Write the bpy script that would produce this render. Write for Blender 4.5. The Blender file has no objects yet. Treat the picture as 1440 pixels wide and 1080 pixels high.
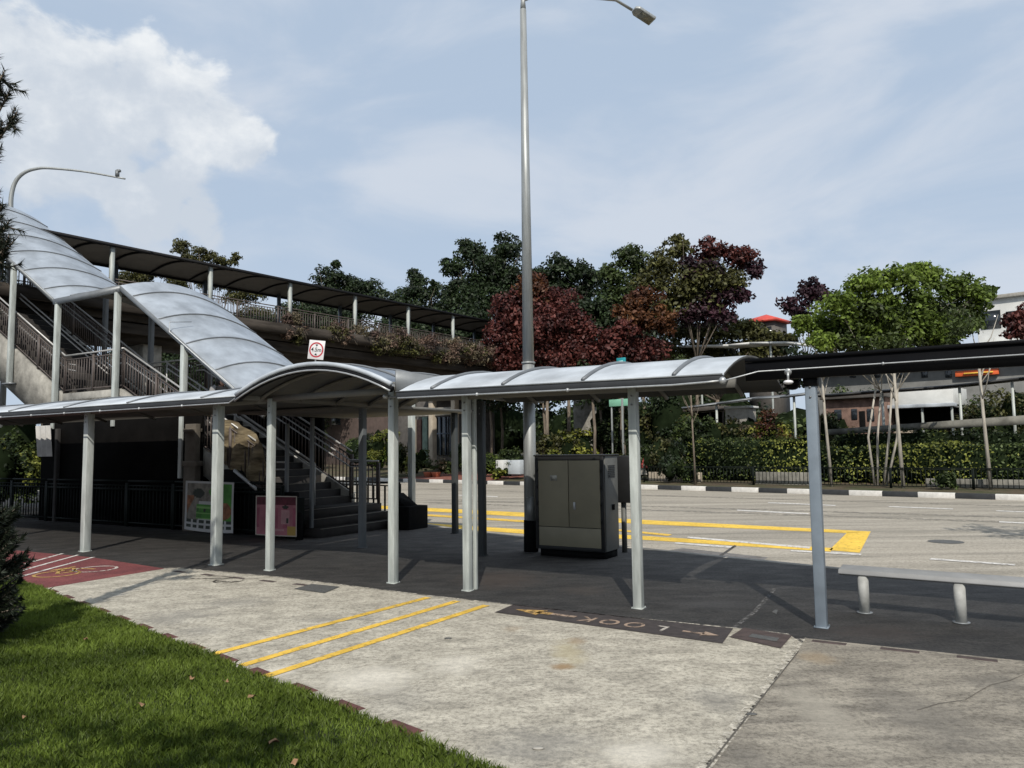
import bpy, math, random
import numpy as np
from mathutils import Vector, Matrix
random.seed(7); rng = np.random.default_rng(7)
S = bpy.context.scene; COL = S.collection
rad = math.radians

# ---------------------------------------------------------------- camera and survey helpers
F = 1081.0; CAMZ = 1.8; PITCH = rad(4.8); ROLL = rad(-0.75)
RM = np.array(Matrix.Rotation(math.pi/2+PITCH, 3, 'X') @ Matrix.Rotation(ROLL, 3, 'Z'))
cam = bpy.data.cameras.new('camera'); co = bpy.data.objects.new('camera', cam); COL.objects.link(co)
cam.sensor_fit = 'HORIZONTAL'; cam.sensor_width = 36; cam.lens = F/1440*36; cam.clip_end = 4000; cam.clip_start = .05
co.matrix_world = Matrix.Translation((0, 0, CAMZ)) @ Matrix(RM.tolist()).to_4x4()
S.camera = co
def ray(x, y): return RM @ np.array([(x-720)/F, -(y-540)/F, -1.0])
def G(x, y, z=0.0):                      # ground point measured from the photograph
    d = ray(x, y); t = (z-CAMZ)/d[2]; return np.array([d[0]*t, d[1]*t, z])
def D(x, y, dep):                        # point at a given distance
    d = ray(x, y); t = dep/d[1]; return np.array([d[0]*t, dep, d[2]*t+CAMZ])
def V3(*a): return np.array(a, float)
TH = rad(31.3)
U = V3(math.cos(TH), -math.sin(TH), 0); V = V3(math.sin(TH), math.cos(TH), 0); Z = V3(0, 0, 1)
O = G(553, 820)
def W(k, w, z=0.0): return O + U*k + V*w + Z*z          # walkway frame
B0 = G(450, 757)
def ST(s, w, z=0.0): return B0 - U*s + V*w + Z*z        # stair frame

# ---------------------------------------------------------------- materials
MATS = {}
def mat(name, c, rough=.7, var=.18, scale=4.0, c2=None, metal=0, bump=.15, bscale=60, spec=.35, big=.15, bigscale=.5, alpha_wear=0, island=0, trans=0, emit=0, stretch=None, brick=None):
    if name in MATS: return MATS[name]
    m = bpy.data.materials.new(name); m.use_nodes = True; nt = m.node_tree; N = nt.nodes; L = nt.links
    for n in list(N): N.remove(n)
    out = N.new('ShaderNodeOutputMaterial'); bs = N.new('ShaderNodeBsdfPrincipled')
    bs.inputs['Roughness'].default_value = rough; bs.inputs['Metallic'].default_value = metal
    bs.inputs['Specular IOR Level'].default_value = spec
    tc = N.new('ShaderNodeTexCoord'); mp = N.new('ShaderNodeMapping'); L.new(tc.outputs['Object'], mp.inputs[0])
    if stretch: mp.inputs['Scale'].default_value = stretch
    def noise(sc, det=6, rgh=.6, v=None):
        n = N.new('ShaderNodeTexNoise'); n.inputs['Scale'].default_value = sc; n.inputs['Detail'].default_value = det
        n.inputs['Roughness'].default_value = rgh; L.new(v or mp.outputs[0], n.inputs['Vector']); return n.outputs['Fac']
    def ramp(f, a, b, p0=.35, p1=.65):
        r = N.new('ShaderNodeValToRGB'); r.color_ramp.elements[0].position = p0; r.color_ramp.elements[1].position = p1
        r.color_ramp.elements[0].color = (*a, 1); r.color_ramp.elements[1].color = (*b, 1); L.new(f, r.inputs[0]); return r.outputs[0]
    c = tuple(c); lo = tuple(x*(1-var) for x in c); hi = tuple(min(1, x*(1+var)) for x in (c2 or c))
    col = ramp(noise(scale), lo, hi)
    def mul(a, b, fac=1.0):
        x = N.new('ShaderNodeMix'); x.data_type = 'RGBA'; x.blend_type = 'MULTIPLY'; x.inputs[0].default_value = fac
        L.new(a, x.inputs[6]); L.new(b, x.inputs[7]); return x.outputs[2]
    if big: col = mul(col, ramp(noise(bigscale, 4), (1-big,)*3, (1+0*big,)*3, .3, .6))
    if brick:
        bt = N.new('ShaderNodeTexBrick'); bt.inputs['Scale'].default_value = brick
        bt.inputs['Color1'].default_value = (1, 1, 1, 1); bt.inputs['Color2'].default_value = (.75, .75, .75, 1); bt.inputs['Mortar'].default_value = (.45, .45, .45, 1)
        L.new(mp.outputs[0], bt.inputs['Vector']); col = mul(col, bt.outputs[0])
    if island:
        g = N.new('ShaderNodeNewGeometry'); col = mul(col, ramp(g.outputs['Random Per Island'], (1-island,)*3, (1, 1, 1), 0, 1))
    L.new(col, bs.inputs['Base Color'])
    if bump:
        b = N.new('ShaderNodeBump'); b.inputs['Strength'].default_value = bump; b.inputs['Distance'].default_value = .02
        L.new(noise(bscale, 4, .7), b.inputs['Height']); L.new(b.outputs[0], bs.inputs['Normal'])
    sh = bs.outputs[0]
    if trans:
        t = N.new('ShaderNodeBsdfTranslucent'); L.new(col, t.inputs[0]); x = N.new('ShaderNodeMixShader'); x.inputs[0].default_value = trans
        L.new(sh, x.inputs[1]); L.new(t.outputs[0], x.inputs[2]); sh = x.outputs[0]
    if alpha_wear:
        t = N.new('ShaderNodeBsdfTransparent'); x = N.new('ShaderNodeMixShader')
        f = N.new('ShaderNodeMapRange'); f.inputs[1].default_value = alpha_wear-.06; f.inputs[2].default_value = alpha_wear+.06
        L.new(noise(14, 8, .75), f.inputs[0]); L.new(f.outputs[0], x.inputs[0]); L.new(t.outputs[0], x.inputs[1]); L.new(sh, x.inputs[2]); sh = x.outputs[0]
    L.new(sh, out.inputs[0]); MATS[name] = m; return m

def ground_mat(name, cols, scales, bump=.25, rough=.9, cracks=None, streak=None, spots=()):
    """layered mottled surface: base colour pair, dark stains, fine grit"""
    m = bpy.data.materials.new(name); m.use_nodes = True; nt = m.node_tree; N = nt.nodes; L = nt.links
    for n in list(N): N.remove(n)
    out = N.new('ShaderNodeOutputMaterial'); bs = N.new('ShaderNodeBsdfPrincipled'); bs.inputs['Roughness'].default_value = rough
    bs.inputs['Specular IOR Level'].default_value = .25
    tc = N.new('ShaderNodeTexCoord'); src = tc.outputs['Object']
    if streak:
        mp = N.new('ShaderNodeMapping'); mp.inputs['Rotation'].default_value = (0, 0, streak[0]); mp.inputs['Scale'].default_value = streak[1]; L.new(src, mp.inputs[0]); ssrc = mp.outputs[0]
    else: ssrc = src
    def noise(sc, det=8, rgh=.65, v=None, dist=0):
        n = N.new('ShaderNodeTexNoise'); n.inputs['Scale'].default_value = sc; n.inputs['Detail'].default_value = det
        n.inputs['Roughness'].default_value = rgh; n.inputs['Distortion'].default_value = dist; L.new(v or src, n.inputs['Vector']); return n.outputs['Fac']
    def ramp(f, a, b, p0, p1):
        r = N.new('ShaderNodeValToRGB'); r.color_ramp.elements[0].position = p0; r.color_ramp.elements[1].position = p1
        r.color_ramp.elements[0].color = (*a, 1); r.color_ramp.elements[1].color = (*b, 1); L.new(f, r.inputs[0]); return r.outputs[0]
    def mul(a, b):
        x = N.new('ShaderNodeMix'); x.data_type = 'RGBA'; x.blend_type = 'MULTIPLY'; x.inputs[0].default_value = 1
        L.new(a, x.inputs[6]); L.new(b, x.inputs[7]); return x.outputs[2]
    base, alt, stain = cols
    col = ramp(noise(scales[0], 6, .6, ssrc), base, alt, .35, .65)
    x = N.new('ShaderNodeMix'); x.data_type = 'RGBA'; L.new(ramp(noise(scales[1], 8, .7, ssrc, .4), (0, 0, 0), (1, 1, 1), .44, .66), x.inputs[0])
    L.new(col, x.inputs[6]); x.inputs[7].default_value = (*stain, 1); col = x.outputs[2]
    col = mul(col, ramp(noise(scales[2], 3, .8), (.50, .50, .50), (1.0, 1.0, 1.0), .32, .56))
    col = mul(col, ramp(noise(scales[2]*6, 2, .8), (.72, .72, .72), (1.0, 1.0, 1.0), .34, .58))
    if cracks:
        vo = N.new('ShaderNodeTexVoronoi'); vo.feature = 'DISTANCE_TO_EDGE'; vo.inputs['Scale'].default_value = cracks
        ds = N.new('ShaderNodeMixRGB'); ds.inputs[0].default_value = .12; nn = N.new('ShaderNodeTexNoise'); nn.inputs['Scale'].default_value = 2.5; nn.inputs['Detail'].default_value = 8
        L.new(src, nn.inputs['Vector']); L.new(src, ds.inputs[1]); L.new(nn.outputs['Color'], ds.inputs[2]); L.new(ds.outputs[0], vo.inputs['Vector'])
        col = mul(col, ramp(vo.outputs[0], (.72, .70, .66), (1, 1, 1), .0, .012))
    for (cx, cy, rx, ry, ang, cc, stg) in spots:
        mp2 = N.new('ShaderNodeMapping'); mp2.vector_type = 'TEXTURE'; mp2.inputs['Location'].default_value = (cx, cy, 0); mp2.inputs['Rotation'].default_value = (0, 0, ang); mp2.inputs['Scale'].default_value = (rx, ry, 1)
        L.new(src, mp2.inputs[0]); ln_ = N.new('ShaderNodeVectorMath'); ln_.operation = 'LENGTH'; L.new(mp2.outputs[0], ln_.inputs[0])
        ad = N.new('ShaderNodeMath'); ad.operation = 'MULTIPLY_ADD'; L.new(noise(5, 8, .75), ad.inputs[0]); ad.inputs[1].default_value = -1.6; ad.inputs[2].default_value = 1.75
        sb = N.new('ShaderNodeMath'); sb.operation = 'SUBTRACT'; L.new(ad.outputs[0], sb.inputs[0]); L.new(ln_.outputs['Value'], sb.inputs[1])
        mr = N.new('ShaderNodeMapRange'); mr.interpolation_type = 'SMOOTHSTEP'; mr.inputs[1].default_value = 0; mr.inputs[2].default_value = .8; mr.inputs[4].default_value = stg; L.new(sb.outputs[0], mr.inputs[0])
        x = N.new('ShaderNodeMix'); x.data_type = 'RGBA'; L.new(mr.outputs[0], x.inputs[0]); L.new(col, x.inputs[6]); x.inputs[7].default_value = (*cc, 1); col = x.outputs[2]
    L.new(col, bs.inputs['Base Color'])
    b = N.new('ShaderNodeBump'); b.inputs['Strength'].default_value = bump; b.inputs['Distance'].default_value = .012
    L.new(noise(scales[2]*2, 6, .8), b.inputs['Height']); L.new(b.outputs[0], bs.inputs['Normal'])
    L.new(bs.outputs[0], out.inputs[0]); MATS[name] = m; return m

M = {}
def SP(px, py, rpx, rpy, cc, stg, ang=0.0):
    c = G(px, py); e = G(px+rpx, py); f = G(px, py-rpy); return (c[0], c[1], abs(e[0]-c[0]), max(.06, abs(f[1]-c[1])), ang, cc, stg)
BRN = (.27, .17, .08); GRY = (.20, .19, .17); DRK = (.13, .12, .105); LGT = (.76, .71, .61)
M['concrete'] = ground_mat('worn concrete paving', ((.46, .42, .34), (.62, .57, .465), (.35, .32, .26)), (3.2, 2.6, 20), bump=.6, streak=(rad(-31.3), (1.0, 1.5, 1)), spots=(
    SP(800, 918, 34, 26, (.42, .36, .22), .55), SP(790, 938, 24, 7, BRN, .75), SP(812, 902, 22, 7, BRN, .4), SP(250, 868, 75, 16, GRY, .5), SP(330, 848, 80, 10, GRY, .4), SP(470, 872, 90, 5, GRY, .45),
    SP(280, 888, 60, 10, GRY, .4), SP(1010, 985, 60, 30, GRY, .45), SP(760, 1050, 130, 40, GRY, .55), SP(560, 985, 70, 30, GRY, .3), SP(900, 1060, 90, 30, LGT, .4), SP(520, 955, 90, 25, LGT, .4), SP(640, 935, 60, 20, LGT, .3), SP(720, 885, 20, 6, BRN, .25), SP(395, 945, 30, 10, LGT, .5)))
M['concrete2'] = ground_mat('older brown concrete paving', ((.29, .26, .21), (.41, .37, .30), (.19, .17, .14)), (1.8, 2.6, 24), bump=.5, streak=(rad(-31.3), (.8, 2.0, 1)), spots=(
    SP(1150, 925, 40, 12, (.30, .22, .13), .5), SP(1150, 1000, 60, 60, (.36, .33, .27), .5), SP(1300, 1010, 90, 60, DRK, .5), SP(1400, 960, 70, 16, DRK, .5), SP(1060, 1070, 50, 30, DRK, .4)))
M['asphalt'] = ground_mat('walkway asphalt', ((.125, .114, .102), (.18, .166, .15), (.085, .08, .075)), (2.2, 3.1, 30), bump=.8, streak=(rad(-31.3), (.7, 1.3, 1)), spots=(
    SP(700, 815, 90, 16, (.20, .145, .11), .5), SP(820, 830, 50, 10, (.18, .14, .11), .4), SP(1230, 890, 110, 18, (.14, .105, .085), .5), SP(1000, 850, 90, 12, (.20, .19, .18), .35), SP(240, 780, 80, 8, (.14, .135, .125), .4), SP(470, 790, 60, 8, (.12, .115, .105), .4)))
M['road'] = ground_mat('road asphalt bleached', ((.39, .35, .285), (.50, .45, .37), (.28, .255, .21)), (.6, .45, 30), bump=.3, streak=(rad(-42.4), (.25, 3.0, 1)))
M['redpath'] = ground_mat('red cycle path coating', ((.21, .062, .062), (.27, .085, .08), (.15, .048, .05)), (1.5, 1.2, 35), bump=.3)
M['soil'] = ground_mat('lawn soil', ((.03, .045, .012), (.05, .07, .02), (.04, .035, .02)), (3, 2, 30), bump=.5)
M['verge'] = ground_mat('verge soil and leaf litter', ((.10, .075, .05), (.14, .11, .07), (.05, .07, .025)), (1, .7, 20), bump=.5)
M['earth'] = ground_mat('distant ground', ((.06, .07, .035), (.09, .09, .05), (.05, .05, .03)), (.1, .05, 2), bump=.1)
M['yellow'] = mat('yellow road paint', (.74, .47, .07), .65, .15, 6, big=.25, alpha_wear=.405)
M['yellowroad'] = mat('yellow box paint', (.80, .52, .07), .65, .12, 3, big=.2, alpha_wear=.385)
M['white'] = mat('white road paint', (.66, .63, .58), .6, .12, 6, alpha_wear=.43)
M['whitefaint'] = mat('worn white paint', (.6, .55, .48), .7, .12, 8, alpha_wear=.46)
M['ochre'] = mat('worn ochre paint', (.50, .31, .10), .7, .2, 10, alpha_wear=.44)
M['tanpaint'] = mat('worn tan letter paint', (.34, .25, .185), .7, .2, 14, alpha_wear=.42)
M['black strip'] = mat('dark grey paint strip', (.055, .045, .042), .7, .25, 12, alpha_wear=.25)
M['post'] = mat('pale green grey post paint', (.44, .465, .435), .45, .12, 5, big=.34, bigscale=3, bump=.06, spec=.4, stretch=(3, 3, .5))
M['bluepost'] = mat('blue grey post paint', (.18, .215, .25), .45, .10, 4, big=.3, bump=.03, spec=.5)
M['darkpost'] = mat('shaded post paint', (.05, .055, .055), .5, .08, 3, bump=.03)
M['roof'] = mat('silver canopy sheet', (.47, .505, .54), .5, .10, 1.5, big=.35, bigscale=1.3, bump=.08, metal=.05, spec=.4, stretch=(1, 1, .3))
M['roofdirty'] = mat('weathered stair canopy sheet', (.53, .575, .62), .45, .12, 1.2, big=.36, bigscale=1.6, bump=.08, metal=.05)
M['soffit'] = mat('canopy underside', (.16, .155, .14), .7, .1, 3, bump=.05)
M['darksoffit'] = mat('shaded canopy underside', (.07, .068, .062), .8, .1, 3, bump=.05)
M['shadepost'] = mat('post paint darkened for shade', (.13, .14, .145), .5, .08, 3, bump=.03)  # back posts under the canopies: shade put into the paint colour
M['darkroof'] = mat('dark bridge canopy sheet', (.10, .09, .08), .6, .15, 2, bump=.05)
M['gutterdark'] = mat('dark gutter channel', (.035, .037, .04), .5, .15, 3, bump=.05, spec=.3)
M['ribmetal'] = mat('canopy rib metal', (.17, .18, .19), .5, .12, 3, bump=.05, metal=.2)
M['gutter'] = mat('grey gutter metal', (.20, .21, .215), .45, .12, 3, bump=.05, metal=.3)
M['blackmetal'] = mat('black painted fascia', (.006, .006, .007), .6, .2, 3, bump=.04, spec=.15)
M['conduit'] = mat('galvanised conduit', (.42, .43, .43), .4, .1, 20, metal=.5, bump=.02)
M['galv'] = mat('galvanised pole steel', (.33, .34, .33), .5, .16, 3, metal=.45, bump=.05, stretch=(6, 6, .6))
M['conc_old'] = mat('stained stair concrete', (.30, .285, .25), .9, .3, 2.5, bump=.5, bscale=14, big=.45, bigscale=1.0)
M['girder'] = mat('dark weathered bridge girder', (.055, .047, .04), .95, .35, 1.5, bump=.3, big=.5, stretch=(.5, .5, 3), spec=.1)
M['step'] = mat('worn steps', (.038, .034, .031), .9, .2, 3, bump=.3)  # base tone darkened to stand in for canopy shade on the steps
M['nosing'] = mat('step nosing', (.22, .20, .16), .8, .2, 6)
M['rail'] = mat('brown painted railing', (.085, .068, .06), .5, .15, 6, bump=.03)
M['handrail'] = mat('steel handrail', (.42, .41, .39), .4, .1, 6, metal=.3, bump=.02)
M['darkrail'] = mat('dark green railing', (.007, .010, .008), .65, .15, 6, bump=.03, spec=.12)
M['void'] = mat('near black painted shade', (.004, .0036, .0033), .95, .3, 2, bump=.2, spec=.05)  # near-black colour stands in for deep shade, not a surface tone
M['cabinet'] = mat('olive cabinet paint', (.25, .225, .155), .5, .06, 2, big=.12, bump=.03)
M['cabframe'] = mat('black cabinet frame', (.012, .012, .012), .5, .2, 3, bump=.03)
M['cabside'] = mat('grey cabinet side', (.11, .11, .10), .5, .1, 3, bump=.03)
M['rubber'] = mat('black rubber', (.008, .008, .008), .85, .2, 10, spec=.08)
M['bench'] = mat('grey bench plastic coating', (.29, .29, .285), .5, .08, 4, bump=.05)
M['benchleg'] = mat('light bench post', (.34, .34, .32), .6, .2, 6, bump=.08, big=.3, bigscale=4)
M['kerbw'] = mat('white kerb paint', (.62, .60, .56), .8, .12, 6, bump=.2)
M['kerbb'] = mat('black kerb paint', (.03, .032, .034), .7, .2, 6, bump=.2)
M['kerbn'] = mat('plain kerb concrete', (.34, .32, .28), .9, .15, 6, bump=.2)
M['paver'] = mat('dark red edge paver', (.11, .045, .04), .85, .25, 9, bump=.3)
M['darkpaver'] = mat('dark brown paver', (.075, .055, .05), .85, .25, 9, bump=.3)
M['iron'] = mat('cast iron cover', (.10, .10, .095), .6, .25, 30, bump=.5, bscale=90)
M['signwhite'] = mat('white sign face', (.72, .70, .70), .5, .05, 4, bump=0)
M['signred'] = mat('red sign ring', (.45, .025, .04), .5, .05, 4, bump=0)
M['signblack'] = mat('black sign lettering', (.015, .015, .015), .5, .05, 4, bump=0)
M['whitewall'] = mat('white rendered wall', (.62, .62, .59), .8, .08, 1.5, bump=.1)
M['cream'] = mat('cream wall', (.42, .36, .28), .8, .15, 1.5, bump=.1)
M['dimcream'] = mat('dim beige render', (.11, .095, .075), .9, .2, 3, bump=.2)
M['glass'] = mat('dark window glass', (.02, .025, .03), .12, .1, 1, bump=0, spec=.7)
M['redroof'] = mat('bright red roof sheet', (.55, .07, .05), .6, .1, 2, bump=.1)
M['orange'] = mat('orange red sign', (.70, .13, .04), .5, .1, 2, bump=0)
M['signyellow'] = mat('yellow sign stripe', (.8, .5, .08), .5, .1, 2, bump=0)
M['teal'] = mat('teal sign face', (.02, .25, .28), .5, .1, 2, bump=0)
M['mint'] = mat('mint green board', (.22, .48, .34), .5, .1, 2, bump=0)
M['bark'] = mat('grey brown bark', (.16, .13, .10), .95, .35, 9, bump=.8, bscale=22, stretch=(1, 1, .25))
M['palebark'] = mat('pale bark', (.36, .33, .28), .95, .25, 9, bump=.5, bscale=22, stretch=(1, 1, .25))
M['brick'] = mat('red brick paving', (.26, .10, .07), .9, .15, 5, brick=3)
M['terracotta'] = mat('terracotta', (.42, .13, .07), .8, .15, 5)
M['cloth'] = mat('off white cloth', (.55, .53, .50), .9, .12, 5)
M['tan'] = mat('tan wavy rock render', (.12, .09, .05), .9, .6, 1.6, c2=(.17, .135, .08), bump=.8, bscale=5, stretch=(1.0, 1.0, 5.5))
M['skin'] = mat('skin', (.42, .24, .17), .6, .05, 5, bump=0)
M['hair'] = mat('black hair', (.01, .008, .008), .6, .2, 30)
M['shirt'] = mat('grey shirt', (.24, .235, .23), .9, .1, 8)
M['trousers'] = mat('dark trousers', (.03, .03, .035), .9, .1, 8)
def leafm(name, c, c2=None, island=.72, trans=.25, var=.42, scale=.6): return mat(name, c, .55, var, scale, c2=c2, island=island, trans=trans, bump=0, big=.3, bigscale=.25, spec=.3)
M['lf_dark'] = leafm('dark evergreen leaves', (.026, .046, .018), (.04, .065, .022))
M['lf_mid'] = leafm('mid green leaves', (.06, .095, .024), (.09, .125, .033), var=.45)
M['lf_olive'] = leafm('olive leaves', (.085, .085, .028), (.12, .12, .035))
M['lf_bright'] = leafm('fresh bright green leaves', (.14, .225, .035), (.21, .29, .05), trans=.4)
M['lf_red'] = leafm('dark red leaves', (.085, .02, .022), (.15, .045, .035), var=.5, scale=1.2)
M['lf_rust'] = leafm('rust red leaves', (.12, .032, .02), (.14, .06, .022))
M['lf_purple'] = leafm('purple black leaves', (.035, .016, .024), (.06, .024, .034))
M['lf_yellow'] = leafm('yellow green leaves', (.22, .26, .03), (.30, .30, .05))
M['lf_hedge'] = leafm('hedge leaves', (.22, .26, .045), (.34, .36, .075), island=.55, trans=.35)
M['lf_pink'] = leafm('dry pinkish bougainvillea leaves', (.20, .125, .115), (.26, .175, .12), var=.45)
M['lf_straw'] = leafm('dry straw leaves', (.20, .17, .10), (.26, .21, .13))
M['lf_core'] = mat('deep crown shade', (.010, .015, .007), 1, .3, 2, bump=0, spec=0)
M['needle'] = leafm('conifer needles', (.016, .028, .014), (.03, .04, .022), trans=.1)
M['grass'] = leafm('lawn grass blades', (.11, .18, .018), (.19, .26, .04), island=.6, trans=.3, var=.45, scale=1.1)
M['dryleaf'] = mat('dry brown leaf', (.26, .15, .08), .9, .3, 20)

# ---------------------------------------------------------------- mesh helpers
def rot_axes(d):
    d = d/np.linalg.norm(d); a = np.cross(d, Z)
    if np.linalg.norm(a) < 1e-4: a = V3(1, 0, 0)
    a /= np.linalg.norm(a); return d, a, np.cross(a, d)
class MB:
    def __init__(s): s.v = []; s.f = []; s.m = []
    def add(s, vs, fs, m=0):
        o = len(s.v); s.v += [tuple(map(float, p)) for p in vs]; s.f += [tuple(o+i for i in f) for f in fs]; s.m += [m]*len(fs); return s
    def box(s, c, size, a=U, b=V, cc=Z, m=0):          # centred box on given axes
        c = np.array(c, float); a = a*size[0]/2; b = b*size[1]/2; cc = cc*size[2]/2
        vs = [c+i*a+j*b+k*cc for k in (-1, 1) for j in (-1, 1) for i in (-1, 1)]
        return s.add(vs, [(0, 2, 3, 1), (4, 5, 7, 6), (0, 1, 5, 4), (2, 6, 7, 3), (0, 4, 6, 2), (1, 3, 7, 5)], m)
    def beam(s, p, q, w, h, m=0):                      # horizontal width w, height h
        p = np.array(p, float); q = np.array(q, float); d, a, b = rot_axes(q-p)
        return s.box((p+q)/2, (np.linalg.norm(q-p), w, h), d, a, b, m)
    def tube(s, pts, r, n=8, m=0, cap=True):
        pts = [np.array(p, float) for p in pts]; k = len(pts); rs = r if isinstance(r, (list, tuple)) else [r]*k
        vs = []; pa = None
        for i, p in enumerate(pts):
            d = pts[min(i+1, k-1)]-pts[max(i-1, 0)]; d, a, b = rot_axes(d)
            if pa is not None:
                a = pa-d*np.dot(pa, d); a /= max(np.linalg.norm(a), 1e-6); b = np.cross(a, d)
            pa = a
            for j in range(n):
                t = 2*math.pi*j/n; vs.append(p+rs[i]*(math.cos(t)*a+math.sin(t)*b))
        fs = [(i*n+j, i*n+(j+1) % n, (i+1)*n+(j+1) % n, (i+1)*n+j) for i in range(k-1) for j in range(n)]
        if cap: fs += [tuple(range(n))[::-1], tuple((k-1)*n+j for j in range(n))]
        return s.add(vs, fs, m)
    def prism(s, poly, zt, zb, m=0):                   # vertical prism from xy polygon
        n = len(poly); vs = [(p[0], p[1], zb) for p in poly]+[(p[0], p[1], zt) for p in poly]
        return s.add(vs, [tuple(range(n))[::-1], tuple(range(n, 2*n))]+[(i, (i+1) % n, n+(i+1) % n, n+i) for i in range(n)], m)
    def extr(s, prof, d, m=0):                         # closed planar profile swept by vector d
        n = len(prof); vs = [np.array(p) for p in prof]+[np.array(p)+d for p in prof]
        return s.add(vs, [tuple(range(n))[::-1], tuple(range(n, 2*n))]+[(i, (i+1) % n, n+(i+1) % n, n+i) for i in range(n)], m)
    def sphere(s, c, r, n=10, m=0, sc=(1, 1, 1)):
        vs = []; fs = []; h = n//2
        for i in range(h+1):
            for j in range(n):
                t = math.pi*i/h; q = 2*math.pi*j/n
                vs.append((c[0]+r*sc[0]*math.sin(t)*math.cos(q), c[1]+r*sc[1]*math.sin(t)*math.sin(q), c[2]+r*sc[2]*math.cos(t)))
        for i in range(h):
            for j in range(n): fs.append((i*n+j, i*n+(j+1) % n, (i+1)*n+(j+1) % n, (i+1)*n+j))
        return s.add(vs, fs, m)
    def leaves(s, C, Nn, size, aspect=.55, m=0):       # diamond leaf faces, one per centre
        n = len(C); Nn = Nn/np.maximum(np.linalg.norm(Nn, axis=1, keepdims=True), 1e-6)
        r = rng.normal(size=(n, 3)); a = np.cross(Nn, r); a /= np.maximum(np.linalg.norm(a, axis=1, keepdims=True), 1e-6); b = np.cross(Nn, a)
        sz = size*rng.uniform(.6, 1.25, (n, 1))
        s.blk = getattr(s, 'blk', []); s.blk.append((np.stack([C-a*sz*.5, C+b*sz*aspect*.5, C+a*sz*.5, C-b*sz*aspect*.5], 1), m)); return s
    def tris(s, P, m=0):                               # P (n,3,3)
        s.blk = getattr(s, 'blk', []); s.blk.append((P, m)); return s
    def build(s, name, mats, parent=None, smooth=False, origin=None, bevel=0, double=False):
        if not isinstance(mats, (list, tuple)): mats = [mats]
        vs = np.array(s.v, float).reshape(-1, 3); loops = [i for f in s.f for i in f]; sizes = [len(f) for f in s.f]; mi = list(s.m)
        blk = getattr(s, 'blk', [])
        lo = [np.array(loops, np.int32)]; sz = [np.array(sizes, np.int32)]; mm = [np.array(mi, np.int32)]; off = len(vs); vv = [vs]
        for P, m in blk:
            n, k, _ = P.shape; vv.append(P.reshape(-1, 3)); lo.append(np.arange(n*k, dtype=np.int32)+off); sz.append(np.full(n, k, np.int32)); mm.append(np.full(n, m, np.int32)); off += n*k
        vs = np.concatenate(vv); lo = np.concatenate(lo); sz = np.concatenate(sz); mm = np.concatenate(mm)
        if parent is not None: org = world_loc(parent)
        elif origin is not None: org = np.array(origin, float)
        else: org = np.array([(vs[:, 0].min()+vs[:, 0].max())/2, (vs[:, 1].min()+vs[:, 1].max())/2, vs[:, 2].min()])
        vs = vs-org
        me = bpy.data.meshes.new(name); me.vertices.add(len(vs)); me.vertices.foreach_set('co', vs.astype(np.float32).ravel())
        me.loops.add(len(lo)); me.loops.foreach_set('vertex_index', lo)
        me.polygons.add(len(sz)); me.polygons.foreach_set('loop_start', np.concatenate([[0], np.cumsum(sz)[:-1]]).astype(np.int32)); me.polygons.foreach_set('loop_total', sz)
        me.polygons.foreach_set('material_index', mm)
        if smooth: me.polygons.foreach_set('use_smooth', np.ones(len(sz), bool))
        me.update(calc_edges=True); me.validate()
        for k in mats: me.materials.append(M[k] if isinstance(k, str) else k)
        o = bpy.data.objects.new(name, me); COL.objects.link(o)
        if parent is not None: o.parent = parent
        else: o.location = org
        if bevel:
            b = o.modifiers.new('bevel', 'BEVEL'); b.width = bevel; b.segments = 2; b.limit_method = 'ANGLE'; b.harden_normals = False
        return o
def world_loc(o):
    p = np.zeros(3)
    while o is not None: p = p+np.array(o.location); o = o.parent
    return p
def thing(name, loc, label, cat, group=None):
    o = bpy.data.objects.new(name, None); o.empty_display_size = .3; COL.objects.link(o); o.location = tuple(map(float, loc))
    o['label'] = label; o['category'] = cat
    if group: o['group'] = group
    return o
def tag(o, label, cat, group=None):
    o['label'] = label; o['category'] = cat
    if group: o['group'] = group
    return o
def struct(o): o['kind'] = 'structure'; return o
def stuff(o, label, cat): o['kind'] = 'stuff'; o['label'] = label; o['category'] = cat; return o
def copypart(o, delta, parent=None):
    c = o.copy(); COL.objects.link(c); c.parent = parent or o.parent
    c.location = (o.location[0]+delta[0], o.location[1]+delta[1], o.location[2]+delta[2])
    return c
def sheet(name, pts, z, m):                            # flat structure sheet, pts xy
    b = MB(); b.add([(p[0], p[1], z) for p in pts], [tuple(range(len(pts)))])
    o = b.build(name, m, origin=(0, 0, 0)); 
    if o.data.polygons[0].normal.z < 0: o.data.flip_normals()
    return struct(o)
def paint(name, quads, z, m):
    b = MB()
    for q in quads:
        a = 0
        for i in range(len(q)): a += q[i][0]*q[(i+1) % len(q)][1]-q[(i+1) % len(q)][0]*q[i][1]
        if a < 0: q = q[::-1]
        b.add([(p[0], p[1], z) for p in q], [tuple(range(len(q)))])
    return struct(b.build(name, m, origin=(0, 0, 0)))
def gp(*pts, z=0): return [G(x, y, z) for x, y in pts]

# ================================================================ GROUND
ZR = -.12
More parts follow.
